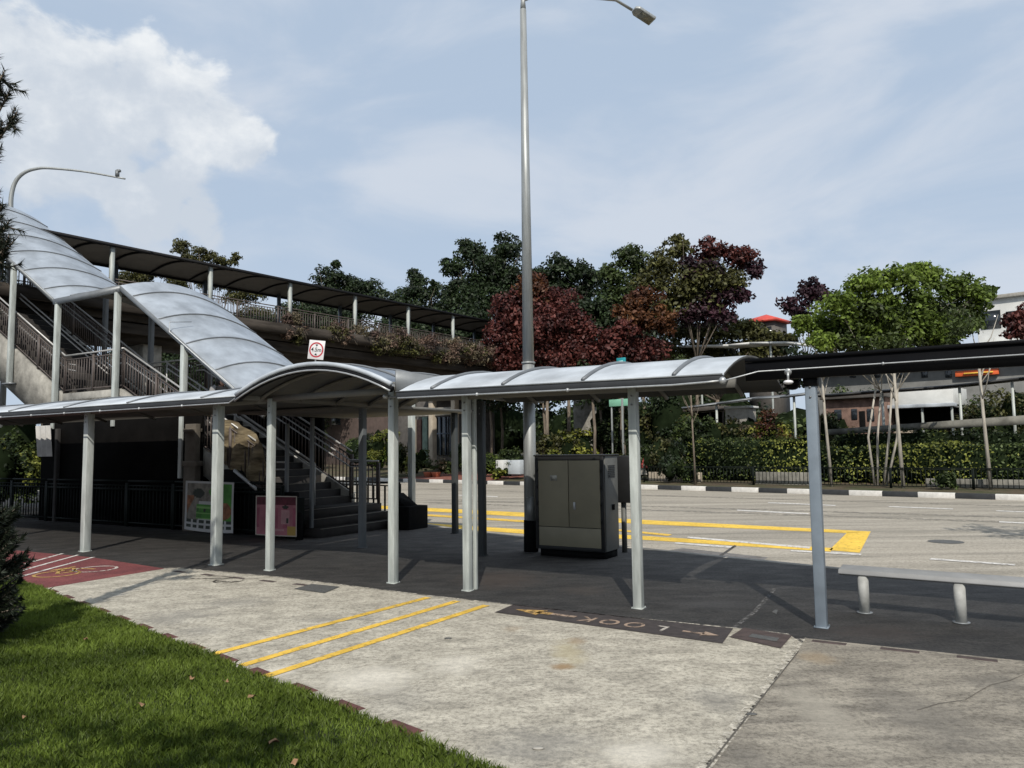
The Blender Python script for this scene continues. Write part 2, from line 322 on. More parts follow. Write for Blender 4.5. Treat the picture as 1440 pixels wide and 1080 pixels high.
# road lines: near and far kerbs
NK = gp((582, 741), (680, 757), (899, 780), (1148, 807), (1440, 838), z=ZR)
FKp = gp((582, 678), (1440, 704), z=ZR)
kd = FKp[1]-FKp[0]; kd /= np.linalg.norm(kd); kn = V3(-kd[1], kd[0], 0)
K0 = FKp[0]
def FK(a, off, z=0.0): return K0+kd*a+kn*off+Z*(z-ZR)
def FP(px, off):                                       # plan position: image column px on the line 'off' metres behind the far kerb
    d = ray(px, 640)[:2]; A = np.array([[kd[0], -d[0]], [kd[1], -d[1]]]); b = -(K0+kn*off)[:2]
    a, t = np.linalg.solve(A, b); return (K0+kn*off+kd*a)
def FZ(px, py, P): return D(px, py, P[1])[2]
def ground_far(off): return float(np.interp(off, [0, .3, 5, 10, 30, 90], [0, .02, .25, .5, .9, 1.5]))
nkd = NK[-1]-NK[-2]; nkd /= np.linalg.norm(nkd); nkl = NK[0]-NK[1]; nkl /= np.linalg.norm(nkl)
nearline = [NK[0]-kd*60]+NK+[NK[-1]+nkd*40]
farline = [FK(-90, 0, ZR), FK(130, 0, ZR)]
struct(sheet('ground', [(-900, -300), (900, -300), (900, 1500), (-900, 1500)], -.35, 'earth'))
rb = MB(); 
road_poly = [p for p in nearline]+[farline[1], farline[0]]
sheet('road', [(p[0], p[1]) for p in road_poly], ZR, 'road')
# near pavement slab (asphalt)
slab = [(p[0], p[1]) for p in nearline]+[(60, -30), (-60, -30), (-90, 60)]
b = MB(); b.prism(slab, 0.0, -.3); o = b.build('pavement', 'asphalt', origin=(0, 0, 0)); struct(o)
# near kerb: light concrete edge strip
b = MB()
for i in range(len(nearline)-1):
    p, q = nearline[i], nearline[i+1]; d = (q-p)/np.linalg.norm(q-p); nrm = V3(-d[1], d[0], 0)
    nb = 2 if i in (0,) else 1
    b.extr([V3(p[0], p[1], -.3)+nrm*.02, V3(p[0], p[1], .006)+nrm*.02, V3(p[0], p[1], .006)-nrm*.13, V3(p[0], p[1], -.3)-nrm*.13], q-p)
struct(b.build('kerb', 'kerbn', origin=(0, 0, 0)))
# gutter channel on the road beside near kerb
paint('road_channel', [[p+V3(-(q-p)[1], (q-p)[0], 0)/np.linalg.norm(q-p)*.03, q+V3(-(q-p)[1], (q-p)[0], 0)/np.linalg.norm(q-p)*.03, q+V3(-(q-p)[1], (q-p)[0], 0)/np.linalg.norm(q-p)*.38, p+V3(-(q-p)[1], (q-p)[0], 0)/np.linalg.norm(q-p)*.38] for p, q in zip(nearline[1:-1], nearline[2:])], ZR+.004, 'kerbn')
# far kerb blocks black and white
A0 = np.dot(FP(1026.5, 0)-K0, kd); KL = (np.dot(FP(1287, 0)-K0, kd)-A0)/6
b = MB()
for i in range(-70, 90):
    a = A0+i*KL
    b.box(FK(a+KL/2, .08, -.04), (KL-.012, .16, .22), kd, kn, Z, m=0 if i % 2 == 0 else 1)
struct(b.build('far_kerb', ['kerbw', 'kerbb'], origin=(0, 0, 0), bevel=.012))
# far verge and rising ground
offs = [.16, .4, 2, 5, 10, 20, 45, 120]; b = MB(); na = 40
for j, of in enumerate(offs):
    for i in range(na): b.v.append(tuple(FK(-90+i*6, of, (0 if of < .2 else ground_far(of))+(random.uniform(-.03, .03) if of > .5 else 0))))
for j in range(len(offs)-1):
    for i in range(na-1): b.f.append((j*na+i, j*na+i+1, (j+1)*na+i+1, (j+1)*na+i)); b.m.append(0)
struct(b.build('verge', 'verge', origin=(0, 0, 0)))

# concrete forecourt, patched slab, red cycle path, lawn
edgeA = [(230, 800), (250, 799), (400, 813), (480, 823), (600, 838), (700, 849), (870, 868), (1030, 884), (1110, 893)]
lawn_edge = [(55, 829), (150, 866), (245, 907), (345, 944), (405, 970), (485, 1000), (585, 1042), (690, 1082)]
L0, L1 = G(55, 829), G(690, 1082); ld = (L1-L0)/np.linalg.norm(L1-L0); ln = V3(ld[1], -ld[0], 0)     # ln points to the lawn side
if ln[0] > 0 and ln[1] > 0: ln = -ln
conc = gp(*edgeA)+gp((1128, 905), (985, 1085))+[L1+ld*1.0]+gp(*lawn_edge)[::-1]
sheet('concrete_pavement', [(p[0], p[1]) for p in conc], .004, 'concrete')
pr_ = gp((1134, 898), (1440, 930), (1800, 968))+[V3(9, -2, 0), V3(-.5, -2, 0)]+gp((700, 1300), (994, 1085))
sheet('patched_pavement', [(p[0], p[1]) for p in pr_], .004, 'concrete2')
pj = mat('pale joint mortar', (.50, .46, .38), .9, .3, 8, bump=.6, bscale=30, alpha_wear=.49); jt = gp((1118, 900), (1134, 898), (1120, 920), (999, 1085), (976, 1085), (1110, 915)); sheet('pavement_joint', [(p[0], p[1]) for p in jt], .008, pj); jd = mat('dark joint gap', (.10, .09, .075), .9, .2, 10, bump=0)
b_ = gp((1122, 917), (1124, 917), (994, 1085), (990, 1085)); sheet('pavement_joint', [(p[0], p[1]) for p in b_], .0095, jd)
red = gp((-260, 872), (-200, 752), (40, 776), (128, 784), (232, 800), (55, 829), (-60, 858)); sheet('cycle_path', [(p[0], p[1]) for p in red], .006, 'redpath')
lawn = [L0-ld*12+ln*.0, L0, L1, L1+ld*8, L1+ld*8+ln*14, L0-ld*12+ln*14]
lawn = gp((-500, 935), (55, 829))+[L1, L1+ld*8, L1+ld*8+ln*14, L0+ln*16]
sheet('lawn', [(p[0], p[1]) for p in lawn], .010, 'soil')
# pale transverse joints in concrete and white seam lines
def seam(name, pts, w, z, m):
    qs = []
    for p, q in zip(pts[:-1], pts[1:]):
        d = (q-p)/np.linalg.norm(q-p); n_ = V3(-d[1], d[0], 0)*w/2; qs.append([p-n_, q-n_, q+n_, p+n_])
    return paint(name, qs, z, m)
seam('pavement_seam', gp(*edgeA), .035, .009, MATS['pale joint mortar'])
seam('asphalt_seam', gp((1030, 884), (1060, 862), (1090, 828)), .05, .004, mat('faded seam', (.16, .155, .15), .9, .2, 10, alpha_wear=.5))
# edge pavers
def blocks(name, p, q, gap, size, m, z=.012, skip=()):
    d = (q-p); n = int(np.linalg.norm(d)/gap); d /= np.linalg.norm(d); b = MB(); nn = V3(-d[1], d[0], 0)
    for i in range(n):
        if i in skip: continue
        j = random.uniform(-.02, .02)
        b.box(p+d*(i*gap+gap/2+j)+Z*(z-.02), (size[0]*random.uniform(.85, 1.1), size[1], .03), d, nn, Z)
    return struct(b.build(name, m, origin=(0, 0, 0), bevel=.004))
blocks('paving_edge', L0-ln*.06, L1-ln*.06, .62, (.30, .13), 'paver')
blocks('paving_edge', G(240, 802)-V*.05, G(600, 840)-V*.05, .62, (.26, .09), 'darkpaver', skip=(5, 6))
blocks('paving_edge', G(1120, 897)-V*.06, G(1700, 960)-V*.06, .58, (.30, .08), 'darkpaver')
# yellow stripes
def stripe(x0, y0, x1, y1, w): p, q = G(x0, y0), G(x1, y1); d = (q-p)/np.linalg.norm(q-p); n_ = V3(-d[1], d[0], 0)*w/2; return [p-n_, q-n_, q+n_, p+n_]
paint('path_marking', [stripe(296, 922, 602, 841, .10), stripe(340, 937, 643, 846, .10), stripe(372, 953, 684, 852, .10)], .009, 'yellow')
# white stripes and bicycle emblem on the cycle path
paint('path_marking', [stripe(20, 798, 88, 779, .06), stripe(20, 806, 110, 781, .06), stripe(20, 814, 132, 784, .06)], .010, 'white')
def ring(c, r, w, a=U, b_=V, n=28, squash=1): 
    return [[c+(r-w/2)*(math.cos(t)*a+squash*math.sin(t)*b_), c+(r+w/2)*(math.cos(t)*a+squash*math.sin(t)*b_), c+(r+w/2)*(math.cos(t2)*a+squash*math.sin(t2)*b_), c+(r-w/2)*(math.cos(t2)*a+squash*math.sin(t2)*b_)] for t, t2 in ((2*math.pi*i/n, 2*math.pi*(i+1)/n) for i in range(n))]
bc1, bc2 = G(80, 808), G(134, 801); bd = bc2-bc1; bd /= np.linalg.norm(bd); bn = V3(-bd[1], bd[0], 0); 
def bar(p, q, w): d = (q-p)/np.linalg.norm(q-p); n_ = V3(-d[1], d[0], 0)*w/2; return [p-n_, q-n_, q+n_, p+n_]
R_ = .30
paint('bicycle_emblem', ring(bc1, R_, .05, bd, bn), .011, 'ochre')
paint('bicycle_emblem', ring(bc2, R_, .05, bd, bn), .011, 'whitefaint')
mid = (bc1+bc2)/2; paint('bicycle_emblem', [bar(bc1, mid+bn*.02, .05), bar(mid, mid+bn*.42-bd*.12, .05), bar(bc1, bc1+bn*.42+bd*.22, .05), bar(bc1+bn*.38+bd*.2, bc2+bn*.42-bd*.16, .05), bar(mid, bc2+bn*.38-bd*.16, .05), bar(bc2, bc2+bn*.52-bd*.2, .05), bar(bc2+bn*.5-bd*.32, bc2+bn*.54-bd*.06, .06), bar(bc1+bn*.46+bd*.1, bc1+bn*.46+bd*.36, .08)], .011, 'ochre')
# faded bicycle emblem on the concrete near the walkway
fb1, fb2 = G(262, 812), G(322, 817); fd = (fb2-fb1)/np.linalg.norm(fb2-fb1); fn = V3(-fd[1], fd[0], 0)
paint('faded_emblem', [bar(fb1-fd*.2, fb1+fd*.5+fn*.28, .05), bar(fb1+fd*.1-fn*.1, fb2-fd*.1+fn*.1, .06), bar(fb1+fd*.45+fn*.25, fb2+fn*.2-fd*.1, .045), bar(fb2-fd*.2-fn*.12, fb2+fd*.2-fn*.04, .09)]+ring(fb2, .2, .04, fd, fn), .009, mat('faded dark paint', (.10, .085, .07), .8, .2, 10, alpha_wear=.5))
# LOOK strip
strip = gp((696, 862), (722, 851), (1031, 885), (1016, 906)); paint('look_marking', [strip], .009, 'black strip')
def text_mesh(txt, c, xd, yd, size, z, m, name, parent=None, squash=1, nrm=None):
    cu = bpy.data.curves.new(name, 'FONT'); cu.body = txt; cu.size = size; cu.align_x = 'CENTER'; cu.align_y = 'CENTER'; cu.offset = size*.012
    t = bpy.data.objects.new(name, cu); COL.objects.link(t); dg = bpy.context.evaluated_depsgraph_get(); dg.update()
    me = bpy.data.meshes.new_from_object(t.evaluated_get(dg)); bpy.data.objects.remove(t); me.name = name
    base = world_loc(parent) if parent is not None else np.zeros(3)
    for v in me.vertices:
        p = np.array(c)+xd*v.co.x*squash+yd*v.co.y - base
        v.co = p if nrm is not None else (p[0], p[1], z)
    me.materials.clear(); me.materials.append(M[m]); o = bpy.data.objects.new(name, me); COL.objects.link(o)
    if parent is not None: o.parent = parent
    return o
sd = G(930, 885)-G(827, 872); sd /= np.linalg.norm(sd); sn = V3(-sd[1], sd[0], 0)
for ch, px, py in (('K', 827, 872), ('O', 858, 876), ('O', 893, 880), ('L', 930, 885)):
    struct(text_mesh(ch, G(px, py), -sd, -sn, .30, .012, 'tanpaint' if ch != 'L' else 'whitefaint', 'look_letter', squash=.92))
def arrow(c, d, L_, w): n_ = V3(-d[1], d[0], 0); e = c+d*L_/2; s_ = c-d*L_/2; return [bar(s_, e-d*.14, w), [e-d*.16-n_*.09, e, e-d*.16+n_*.09]]
c_ = G(762, 863); paint('look_arrow', [bar(c_+sd*.0, c_+sd*.42, .075)], .012, 'tanpaint'); paint('look_arrow', [[c_-sd*.0-sn*.13, c_-sd*.34, c_-sd*.0+sn*.13], bar(c_-sd*.06, c_+sd*.12, .10)], .0125, 'ochre'); paint('look_arrow', arrow(G(985, 892), sd, .36, .05), .012, 'tanpaint')
ck = mat('hairline crack', (.12, .105, .085), .95, .2, 10, bump=0, alpha_wear=.40)
def crack(p, q, n, w, j=.06):
    p, q = G(*p), G(*q); d = q-p; nn = V3(-d[1], d[0], 0)/np.linalg.norm(d); pts = [p+d*i/n+nn*random.gauss(0, j)*(0 < i < n) for i in range(n+1)]
    for a_, b_ in zip(pts[:-1], pts[1:]): paint('pavement_crack', [bar(a_-(b_-a_)*.02, b_+(b_-a_)*.02, w)], .0086, ck)
crack((1290, 1000), (1440, 950), 6, .006, .03)
# covers
paint('drain_cover', [gp((1026, 897), (1046, 884), (1114, 895), (1098, 913))], .010, 'darkpaver')
paint('drain_cover', [gp((1052, 897), (1058, 893), (1096, 899), (1092, 904))], .013, 'iron')
paint('manhole_cover', [gp((413, 829), (438, 822), (478, 826), (456, 835))], .010, 'iron')
paint('patch_mark', [gp((1085, 865-4), (1090, 858), (1094, 858), (1092, 864))], .004, 'iron')
# road markings
def band(t0, t1, b0, b1): return gp(t0, t1, b1, b0, z=ZR)
zz = ZR+.005
paint('bus_box_marking', [band((500, 709.5), (740, 721), (500, 713.5), (740, 727)), band((740, 721), (899, 731), (740, 727), (899, 737)), band((899, 731), (1224, 747.6), (899, 737), (1191, 750)),
    gp((1191, 749.5), (1224.5, 747.6), (1209, 777.5), (1166, 774), z=ZR),
    band((500, 729.5), (740, 745), (500, 734), (740, 751)), band((740, 745), (899, 753.5), (740, 751), (899, 759)), band((899, 753.5), (1172, 771), (899, 759), (1168, 776))], zz, 'yellowroad')
paint('lane_line', [band((500, 717), (740, 732), (500, 719.5), (740, 735)), band((740, 732), (945, 752), (740, 735), (940, 754))], zz+.003, 'yellow')
paint('lane_line', [band((968, 755), (1140, 769.5), (966, 757), (1138, 772)), band((950, 763), (1032, 769), (948, 765), (1029, 771.5)), band((1113, 774), (1212, 779.5), (1111, 776), (1210, 781.5)),
    band((1037, 717), (1137, 722), (1036, 718.6), (1137, 723.6)), band((1080, 706.5), (1175, 710.5), (1080, 707.8), (1175, 711.8)), band((1405, 733.5), (1500, 738), (1405, 735), (1500, 739.7)),
    band((1310, 785.5), (1428, 794), (1307, 787.5), (1427, 796)), band((1401, 718), (1500, 722), (1401, 719.2), (1500, 723.4)), band((640, 696), (700, 698.2), (640, 697), (700, 699.4)), band((760, 700), (860, 704), (760, 701.4), (860, 705.4)), band((1250, 712), (1340, 715.5), (1250, 713.2), (1340, 716.8))], zz+.004, 'white')
paint('slab_joint', [gp((1000, 789), (1004, 790), (1036, 768), (1033, 767), z=ZR)], zz+.004, mat('dark joint', (.07, .065, .06), .9, .2, 5, bump=0))
paint('worn_lane', [band((899, 784-3), (1060, 800-3), (960, 771), (1080, 784))], ZR+.004, mat('darker road patch', (.17, .16, .15), .9, .2, 5, alpha_wear=.40))

for (x0_, y0_, x1_, y1_, w_) in ((600, 703, 1440, 728, .5), (600, 707, 1440, 735, .5), (600, 688, 1440, 712, .5)):
    seam('tyre_track', gp((x0_, y0_), ((x0_+x1_)/2, (y0_+y1_)/2), (x1_, y1_), z=ZR), w_, ZR+.004, mat('tyre polished asphalt', (.24, .22, .185), .8, .25, 1.2, alpha_wear=.53, bump=0, stretch=(.6, .6, 1)))
mhc = G(1330, 762, ZR); paint('road_manhole', [[mhc+.32*V3(math.cos(t_*.3927), math.sin(t_*.3927), 0) for t_ in range(16)]], ZR+.006, 'iron')
# grass blades
def grass():
    n = 700000; a = rng.uniform(-4, np.linalg.norm(L1-L0)+2.5, n); w = rng.uniform(-.02, 7, n)
    P = L0[None]+ld[None]*a[:, None]+ln[None]*w[:, None]
    q = (P-np.array([0, 0, CAMZ]))@RM; zc = -q[:, 2]; px = 720+F*q[:, 0]/np.maximum(zc, .01); py = 540-F*q[:, 1]/np.maximum(zc, .01)
    k = (zc > .5) & (px > -80) & (py < 1130) & (px < 760); 
    P = P[k]; h = (.028+.03*rng.random(len(P)))*(1+.5*np.sin(P[:, 0]*3.1+P[:, 1]*2.3)*np.sin(P[:, 1]*4.7)*.6)
    if len(P) > 260000: sel = rng.choice(len(P), 260000, replace=False); P = P[sel]; h = h[sel]
    n = len(P); P[:, 2] = .008; t = rng.uniform(0, 2*math.pi, n); wv = np.stack([np.cos(t), np.sin(t), 0*t], 1)*.0032
    lean = rng.normal(0, .45, (n, 2)); tip = P+np.stack([lean[:, 0]*h, lean[:, 1]*h, h], 1)
    midp = P+np.stack([lean[:, 0]*h*.25, lean[:, 1]*h*.25, h*.55], 1)
    b = MB(); b.tris(np.stack([P-wv, P+wv, midp+wv*.8, tip, midp-wv*.8], 1)); o = b.build('grass', 'grass', origin=(0, 0, 0)); return o
stuff(grass(), 'short green lawn grass beside the concrete pavement', 'grass')
lf_spots = [(200, 993), (384, 1046), (354, 981), (35, 1010), (415, 1075), (317, 960), (270, 955), (120, 900)]
for i, (px, py) in enumerate(lf_spots):
    c = G(px, py, .05); b = MB(); n = 7; t0 = random.uniform(0, 6); L_ = .028 if i < 3 else .018
    vs = [c+V3(0, 0, .01)]+[c+V3(math.cos(t0+2*math.pi*j/n)*L_*(1+.5*(j % 2)), math.sin(t0+2*math.pi*j/n)*L_*.7*(1+.4*(j % 2)), random.uniform(0, .03)) for j in range(n)]
    b.add(vs, [(0, 1+j, 1+(j+1) % n) for j in range(n)]); tag(b.build('fallen_leaf', 'dryleaf'), 'dry brown fallen leaf lying on the lawn grass', 'leaf', 'fallen leaves on the lawn')
for i, (px, py) in enumerate([(757, 1053), (630, 898), (1057, 1006-1)]):
    c = G(px, py, .006); b = MB(); b.sphere(c+Z*.004, .03, 8, sc=(1.3, .7, .25)); tag(b.build('pebble' if i != 2 else 'pebble', 'kerbn' if i == 0 else 'iron'), ['small pale stone chip on the concrete near the lower middle', 'tiny dark stone on the concrete beside the yellow stripes', 'small dark stone beside the diagonal pavement joint'][i], 'stone')

# ================================================================ COVERED WALKWAYS
def post_mesh(p, ztop, size, m, parent, name='post', plate=True, ang=0.0, capz=True):
    b = MB(); a = U*math.cos(ang)+V*math.sin(ang); c = -U*math.sin(ang)+V*math.cos(ang)
    b.box(p+Z*ztop/2, (size, size, ztop), a, c)
    o = b.build(name, m, parent, bevel=.008)
    for zz_ in (ztop-.12, ztop-.22):
        b = MB(); b.tube([p+Z*zz_-c*(size/2-.002), p+Z*zz_-c*(size/2+.010)], .012, 6); b.build('bolt', 'gutter', o)
    if plate:
        b = MB(); b.box(p+Z*.005, (size*1.3, size*1.3, .010), a, c)
        for i in (-1, 1):
            for j in (-1, 1): b.tube([p+a*i*size*.56+c*j*size*.56+Z*.008, p+a*i*size*.56+c*j*size*.56+Z*.02], .006, 6)
        b.build('base_plate', m, o)
    return o
def vault(p0, ax, Lr, tv, Wd, z0, z1, rise, mats, parent, nrib, edge=.035, name='roof', seg=14, ribr=.018, nL=1, gut=True, swag=0):
    def P(a, t, dz=0):
        q = p0+ax*a+tv*(t*Wd); return V3(q[0], q[1], z0+(z1-z0)*a/Lr+rise*(1-(2*t-1)**2)+dz)
    b = MB(); n = seg
    for k, dz in ((0, 0), (1, -edge)):
        for i in range(2):
            for j in range(n+1): b.v.append(tuple(P(i*Lr, j/n, dz)))
    st_ = 2*(n+1)
    for j in range(n):
        b.f.append((j, j+1, n+1+j+1, n+1+j)); b.m.append(0)
        b.f.append((st_+j, st_+n+1+j, st_+n+1+j+1, st_+j+1)); b.m.append(1)
        for i in (0, 1): b.f.append((i*(n+1)+j, i*(n+1)+j+1, st_+i*(n+1)+j+1, st_+i*(n+1)+j)); b.m.append(1)
    for j in (0, n): b.f.append((j, n+1+j, st_+n+1+j, st_+j)); b.m.append(0)
    r = b.build(name, mats, parent)
    for i in range(nrib):
        a = Lr*(i+.5)/nrib if nrib > 1 else Lr/2
        bb = MB(); bb.tube([P(a, j/n, .012) for j in range(n+1)], ribr, 6); bb.build('rib', 'ribmetal', r)
        bb = MB(); bb.tube([P(a, j/n, -edge-.03) for j in range(n+1)], .03, 6); bb.build('under_rib', 'soffit', r)
    return r, P
ZE = 2.46
def gutter_line(p, q, parent, m='gutter'):
    b = MB(); b.beam(p-Z*.005, q-Z*.005, .085, .075); g = b.build('gutter', 'gutterdark', parent, bevel=.01)
    b = MB(); b.tube([p-V*.045+Z*.036, q-V*.045+Z*.036], .009, 8); b.build('lip', 'gutter', g); return g
def conduit(pts, parent, r=.012, clips=None):
    b = MB(); b.tube(pts, r, 6)
    L_ = pts[0]; 
    for p, q in zip(pts[:-1], pts[1:]):
        n = int(np.linalg.norm(np.array(q)-np.array(p))/1.1)
        for i in range(1, n): c = np.array(p)+(np.array(q)-np.array(p))*i/n; b.sphere(c, r*2.0, 8)
    return b.build('conduit', 'conduit', parent, smooth=True)

# left walkway
kL0, kL1 = -16.5, -2.64
T = thing('covered_walkway', W(-7.4, 0), 'long low covered walkway with square pale posts running to the left edge', 'covered walkway')
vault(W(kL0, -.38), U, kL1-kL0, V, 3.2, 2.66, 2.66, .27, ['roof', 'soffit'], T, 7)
gutter_line(W(kL0, -.40, 2.61), W(kL1, -.40, 2.61), T)
b = MB(); b.beam(W(kL0, .02, 2.60), W(kL1+.1, .02, 2.60), .08, .1); b.build('beam', 'soffit', T)
conduit([W(kL0, -.47, 2.55), W(kL1-.2, -.47, 2.55), W(kL1+.0, -.50, 2.62), W(kL1+.05, -.53, 2.70)], T)
p = post_mesh(W(-7.39, 0), 2.62, .135, 'post', T)
for k in (-3.68, -11.1, -14.8):
    c = copypart(p, U*(k+7.39))
    for ch in [x for x in p.children]: cc = ch.copy(); COL.objects.link(cc); cc.parent = c

# central barrel canopy
T = thing('barrel_canopy', W(-1.5, 2), 'arched barrel canopy linking the walkways to the foot of the stairs', 'canopy')
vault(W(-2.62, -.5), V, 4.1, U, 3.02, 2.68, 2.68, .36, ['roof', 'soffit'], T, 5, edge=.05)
def arch(off, dz, r, m, nm):
    b = MB(); b.tube([W(-2.62+3.02*j/16, off, 2.68+dz+.36*(1-(2*j/16-1)**2)) for j in range(17)], r, 6); b.build(nm, m, T)
arch(-.52, -.02, .035, 'roof', 'front_arch'); arch(-.545, -.11, .014, 'conduit', 'conduit'); arch(-.50, -.09, .045, 'blackmetal', 'front_arch_lining')
b = MB(); b.beam(W(-2.6, -.5, 2.64), W(-2.6, 3.6, 2.64), .08, .1); b.build('beam', 'soffit', T)
b = MB(); b.beam(W(.36, -.5, 2.64), W(.36, 3.6, 2.64), .08, .1); b.build('beam', 'soffit', T)
b = MB(); b.box(W(-4.5, 4.2, 2.62), (3.8, 3.2, .06)); b.build('added_shade_roof', 'soffit', T)  # flat roof added and extended to keep sun off the stair foot
b = MB(); b.beam(W(-2.6, .0, 2.62), W(.36, .0, 2.62), .07, .09); b.build('beam', 'soffit', T)
b = MB(); b.extr([W(.42, -.46, 2.56), W(.42, -.46, 2.84), W(.42, 2.4, 2.80), W(.42, 2.4, 2.56)], U*.02); b.build('flashing', 'gutter', T)
post_mesh(W(0, 0), 2.62, .105, 'post', T)
b = MB(); b.sphere(W(-.05, -.1, 2.54), .045, 10, sc=(1, 1, .8)); b.build('junction_box', 'conduit', T)
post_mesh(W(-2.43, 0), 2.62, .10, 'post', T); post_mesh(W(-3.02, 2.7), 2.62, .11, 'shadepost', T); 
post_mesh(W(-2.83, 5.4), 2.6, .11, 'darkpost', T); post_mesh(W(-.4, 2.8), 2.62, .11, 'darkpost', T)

# right walkway canopy
kR0 = .45; kR1 = np.dot(G(968, 868)-O, U)
T = thing('walkway_canopy', W(2.4, 0), 'silver curved walkway canopy in front of the grey cabinet', 'covered walkway')
R1 = 4.72
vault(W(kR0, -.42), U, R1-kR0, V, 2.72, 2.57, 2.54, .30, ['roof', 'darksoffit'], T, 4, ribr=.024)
gutter_line(W(kR0, -.44, 2.52), W(R1, -.44, 2.49), T)
b = MB(); b.beam(W(kR0, .0, 2.50), W(R1, .0, 2.47), .08, .1); b.build('beam', 'soffit', T)
conduit([W(0, -.1, 2.52), W(.2, -.15, 2.52), W(.5, -.5, 2.47), W(4.2, -.5, 2.44), W(4.55, -.5, 2.45), W(4.72, -.48, 2.46)], T)
q = post_mesh(W(1.23, 0), 2.52, .095, 'post', T); post_mesh(W(1.27, .12), 2.52, .05, 'post', T, plate=False)
post_mesh(W(3.55, 0), 2.50, .10, 'post', T)
b = MB(); b.sphere(W(4.72, -.48, 2.46), .04, 10); b.build('junction_box', 'conduit', T)

# dark flat shelter to the right
T = thing('flat_roof_shelter', W(5.48, 0), 'flat black roofed shelter over the bench at the right', 'shelter')
s0 = 4.86; s1 = 12
b = MB(); b.extr([W(s0, -.06, 2.60), W(s0, -.06, 2.66), W(s0, 2.0, 2.84), W(s0, 2.0, 2.79)], U*(s1-s0)); b.build('roof', 'blackmetal', T)
b = MB(); b.extr([W(s0, -.12, 2.47), W(s0, -.12, 2.66), W(s0, -.06, 2.66), W(s0, -.04, 2.47)], U*(s1-s0)); b.build('fascia', 'blackmetal', T)
b = MB(); b.extr([W(s0, -.14, 2.665), W(s0, -.14, 2.70), W(s0, 2.05, 2.885), W(s0, 2.05, 2.85)], U*(s1-s0)); b.build('roof_sheet', 'blackmetal', T)
for k in np.arange(5, 12, 1.1):
    b = MB(); b.beam(W(k, -.02, 2.56), W(k, 1.95, 2.75), .05, .07); b.build('rafter', 'blackmetal', T)
conduit([W(4.74, -.47, 2.46), W(5.0, -.15, 2.56), W(s1, -.15, 2.575)], T, .008)
post_mesh(W(5.48, 0), 2.5, .105, 'bluepost', T)
post_mesh(W(9.4, 0), 2.5, .105, 'bluepost', T)
b = MB(); b.box(W(5.48, .0, 2.44), (.13, .13, .10)); b.build('post_head', 'blackmetal', T)
T = thing('dome_camera', W(5.3, -.14, 2.42), 'small security dome under the black fascia near the blue grey post', 'camera')
b = MB(); b.tube([W(5.30, -.17, 2.54), W(5.30, -.19, 2.53)], .035, 12); b.tube([W(5.30, -.19, 2.53), W(5.30, -.19, 2.45)], .012, 6); b.build('mount', 'conduit', T)
b = MB(); b.sphere(W(5.30, -.19, 2.43), .05, 12, sc=(1, 1, .45)); b.build('housing', 'signwhite', T, smooth=True)
T = thing('pendant_lamp', W(5.15, .75, 2.3), 'black round fitting hanging below the shelter roof beside the post', 'lamp')
b = MB(); b.tube([W(5.2, .5, 2.64), W(5.2, .5, 2.48)], .02, 8); b.build('stem', 'blackmetal', T)
b = MB(); b.tube([W(5.2, .5, 2.50), W(5.2, .5, 2.44)], .085, 14); b.sphere(W(5.2, .5, 2.43), .07, 12, sc=(1, 1, .5)); b.build('housing', 'blackmetal', T)

# ================================================================ STAIRS
SW = 2.6; ZL = 3.3; s1a, s1b = 1.5, 7.15; z1a = .54; s2a = 9.9; s2b = 17.0; ZD = 7.2
T = thing('staircase', ST(3, 1.3), 'two flight covered concrete staircase climbing left to the footbridge', 'staircase')
def flight(sa, sb, za, zb, n, thick, nm):
    b = MB(); prof = []; dz = (zb-za)/n; ds = (sb-sa)/n
    for i in range(n): prof += [(sa+i*ds, za+i*dz), (sa+i*ds, za+(i+1)*dz)]
    prof += [(sb, zb), (sb, zb-thick), (sa, za-thick*(.5 if za < 1 else 1))]
    b.extr([ST(s, .1, z) for s, z in prof], V*(SW-.2)); o = b.build(nm, 'step', T); 
    nb = MB()
    for i in range(n): nb.box(ST(sa+i*ds+.02, SW/2, za+(i+1)*dz+.004), (.04, SW-.3, .006))
    nb.build('nosing', 'nosing', o)
    return o
flight(s1a, s1b, z1a, ZL, 17, .35, 'flight'); flight(s2a, s2b, ZL, ZD, 17, .35, 'flight')
b = MB(); b.box(ST((s1b+s2a)/2, SW/2, ZL-.15), (s2a-s1b, SW, .3)); b.build('landing', 'conc_old', T)
b = MB(); b.box(ST(s2b+1.5, SW/2, ZD-.15), (3, SW, .3)); b.build('landing', 'conc_old', T)
for w0, nm in ((0, 'stringer'), (SW-.1, 'stringer')):
    b = MB(); b.extr([ST(s1a-.05, w0, z1a+.2), ST(s1b, w0, ZL+.18), ST(s2a, w0, ZL+.18), ST(s2a, w0, ZL-.35), ST(s1b, w0, ZL-.35), ST(s1a-.05, w0, z1a-.45)], V*.1); b.build(nm, 'conc_old', T)
    b = MB(); b.extr([ST(s2a+.002, w0-.005, ZL+.18), ST(s2b, w0-.005, ZD+.18), ST(s2b, w0-.005, ZD-1.3), ST(s2a+.002, w0-.005, ZL-1.05)], V*.11); b.build(nm, 'conc_old', T)
# wide bottom steps and platform
for i in range(3):
    sa = -.02+.3*i; sb = 1.52
    b = MB(); b.box(ST((sa+sb)/2, SW/2, .09+.18*i), (sb-sa, SW-.02*i, .18)); o = b.build('platform_step', 'step', T)
    nb = MB(); nb.box(ST(sa+.035, SW/2, .182+.18*i), (.06, SW-.1, .006)); nb.build('nosing', 'nosing', o)
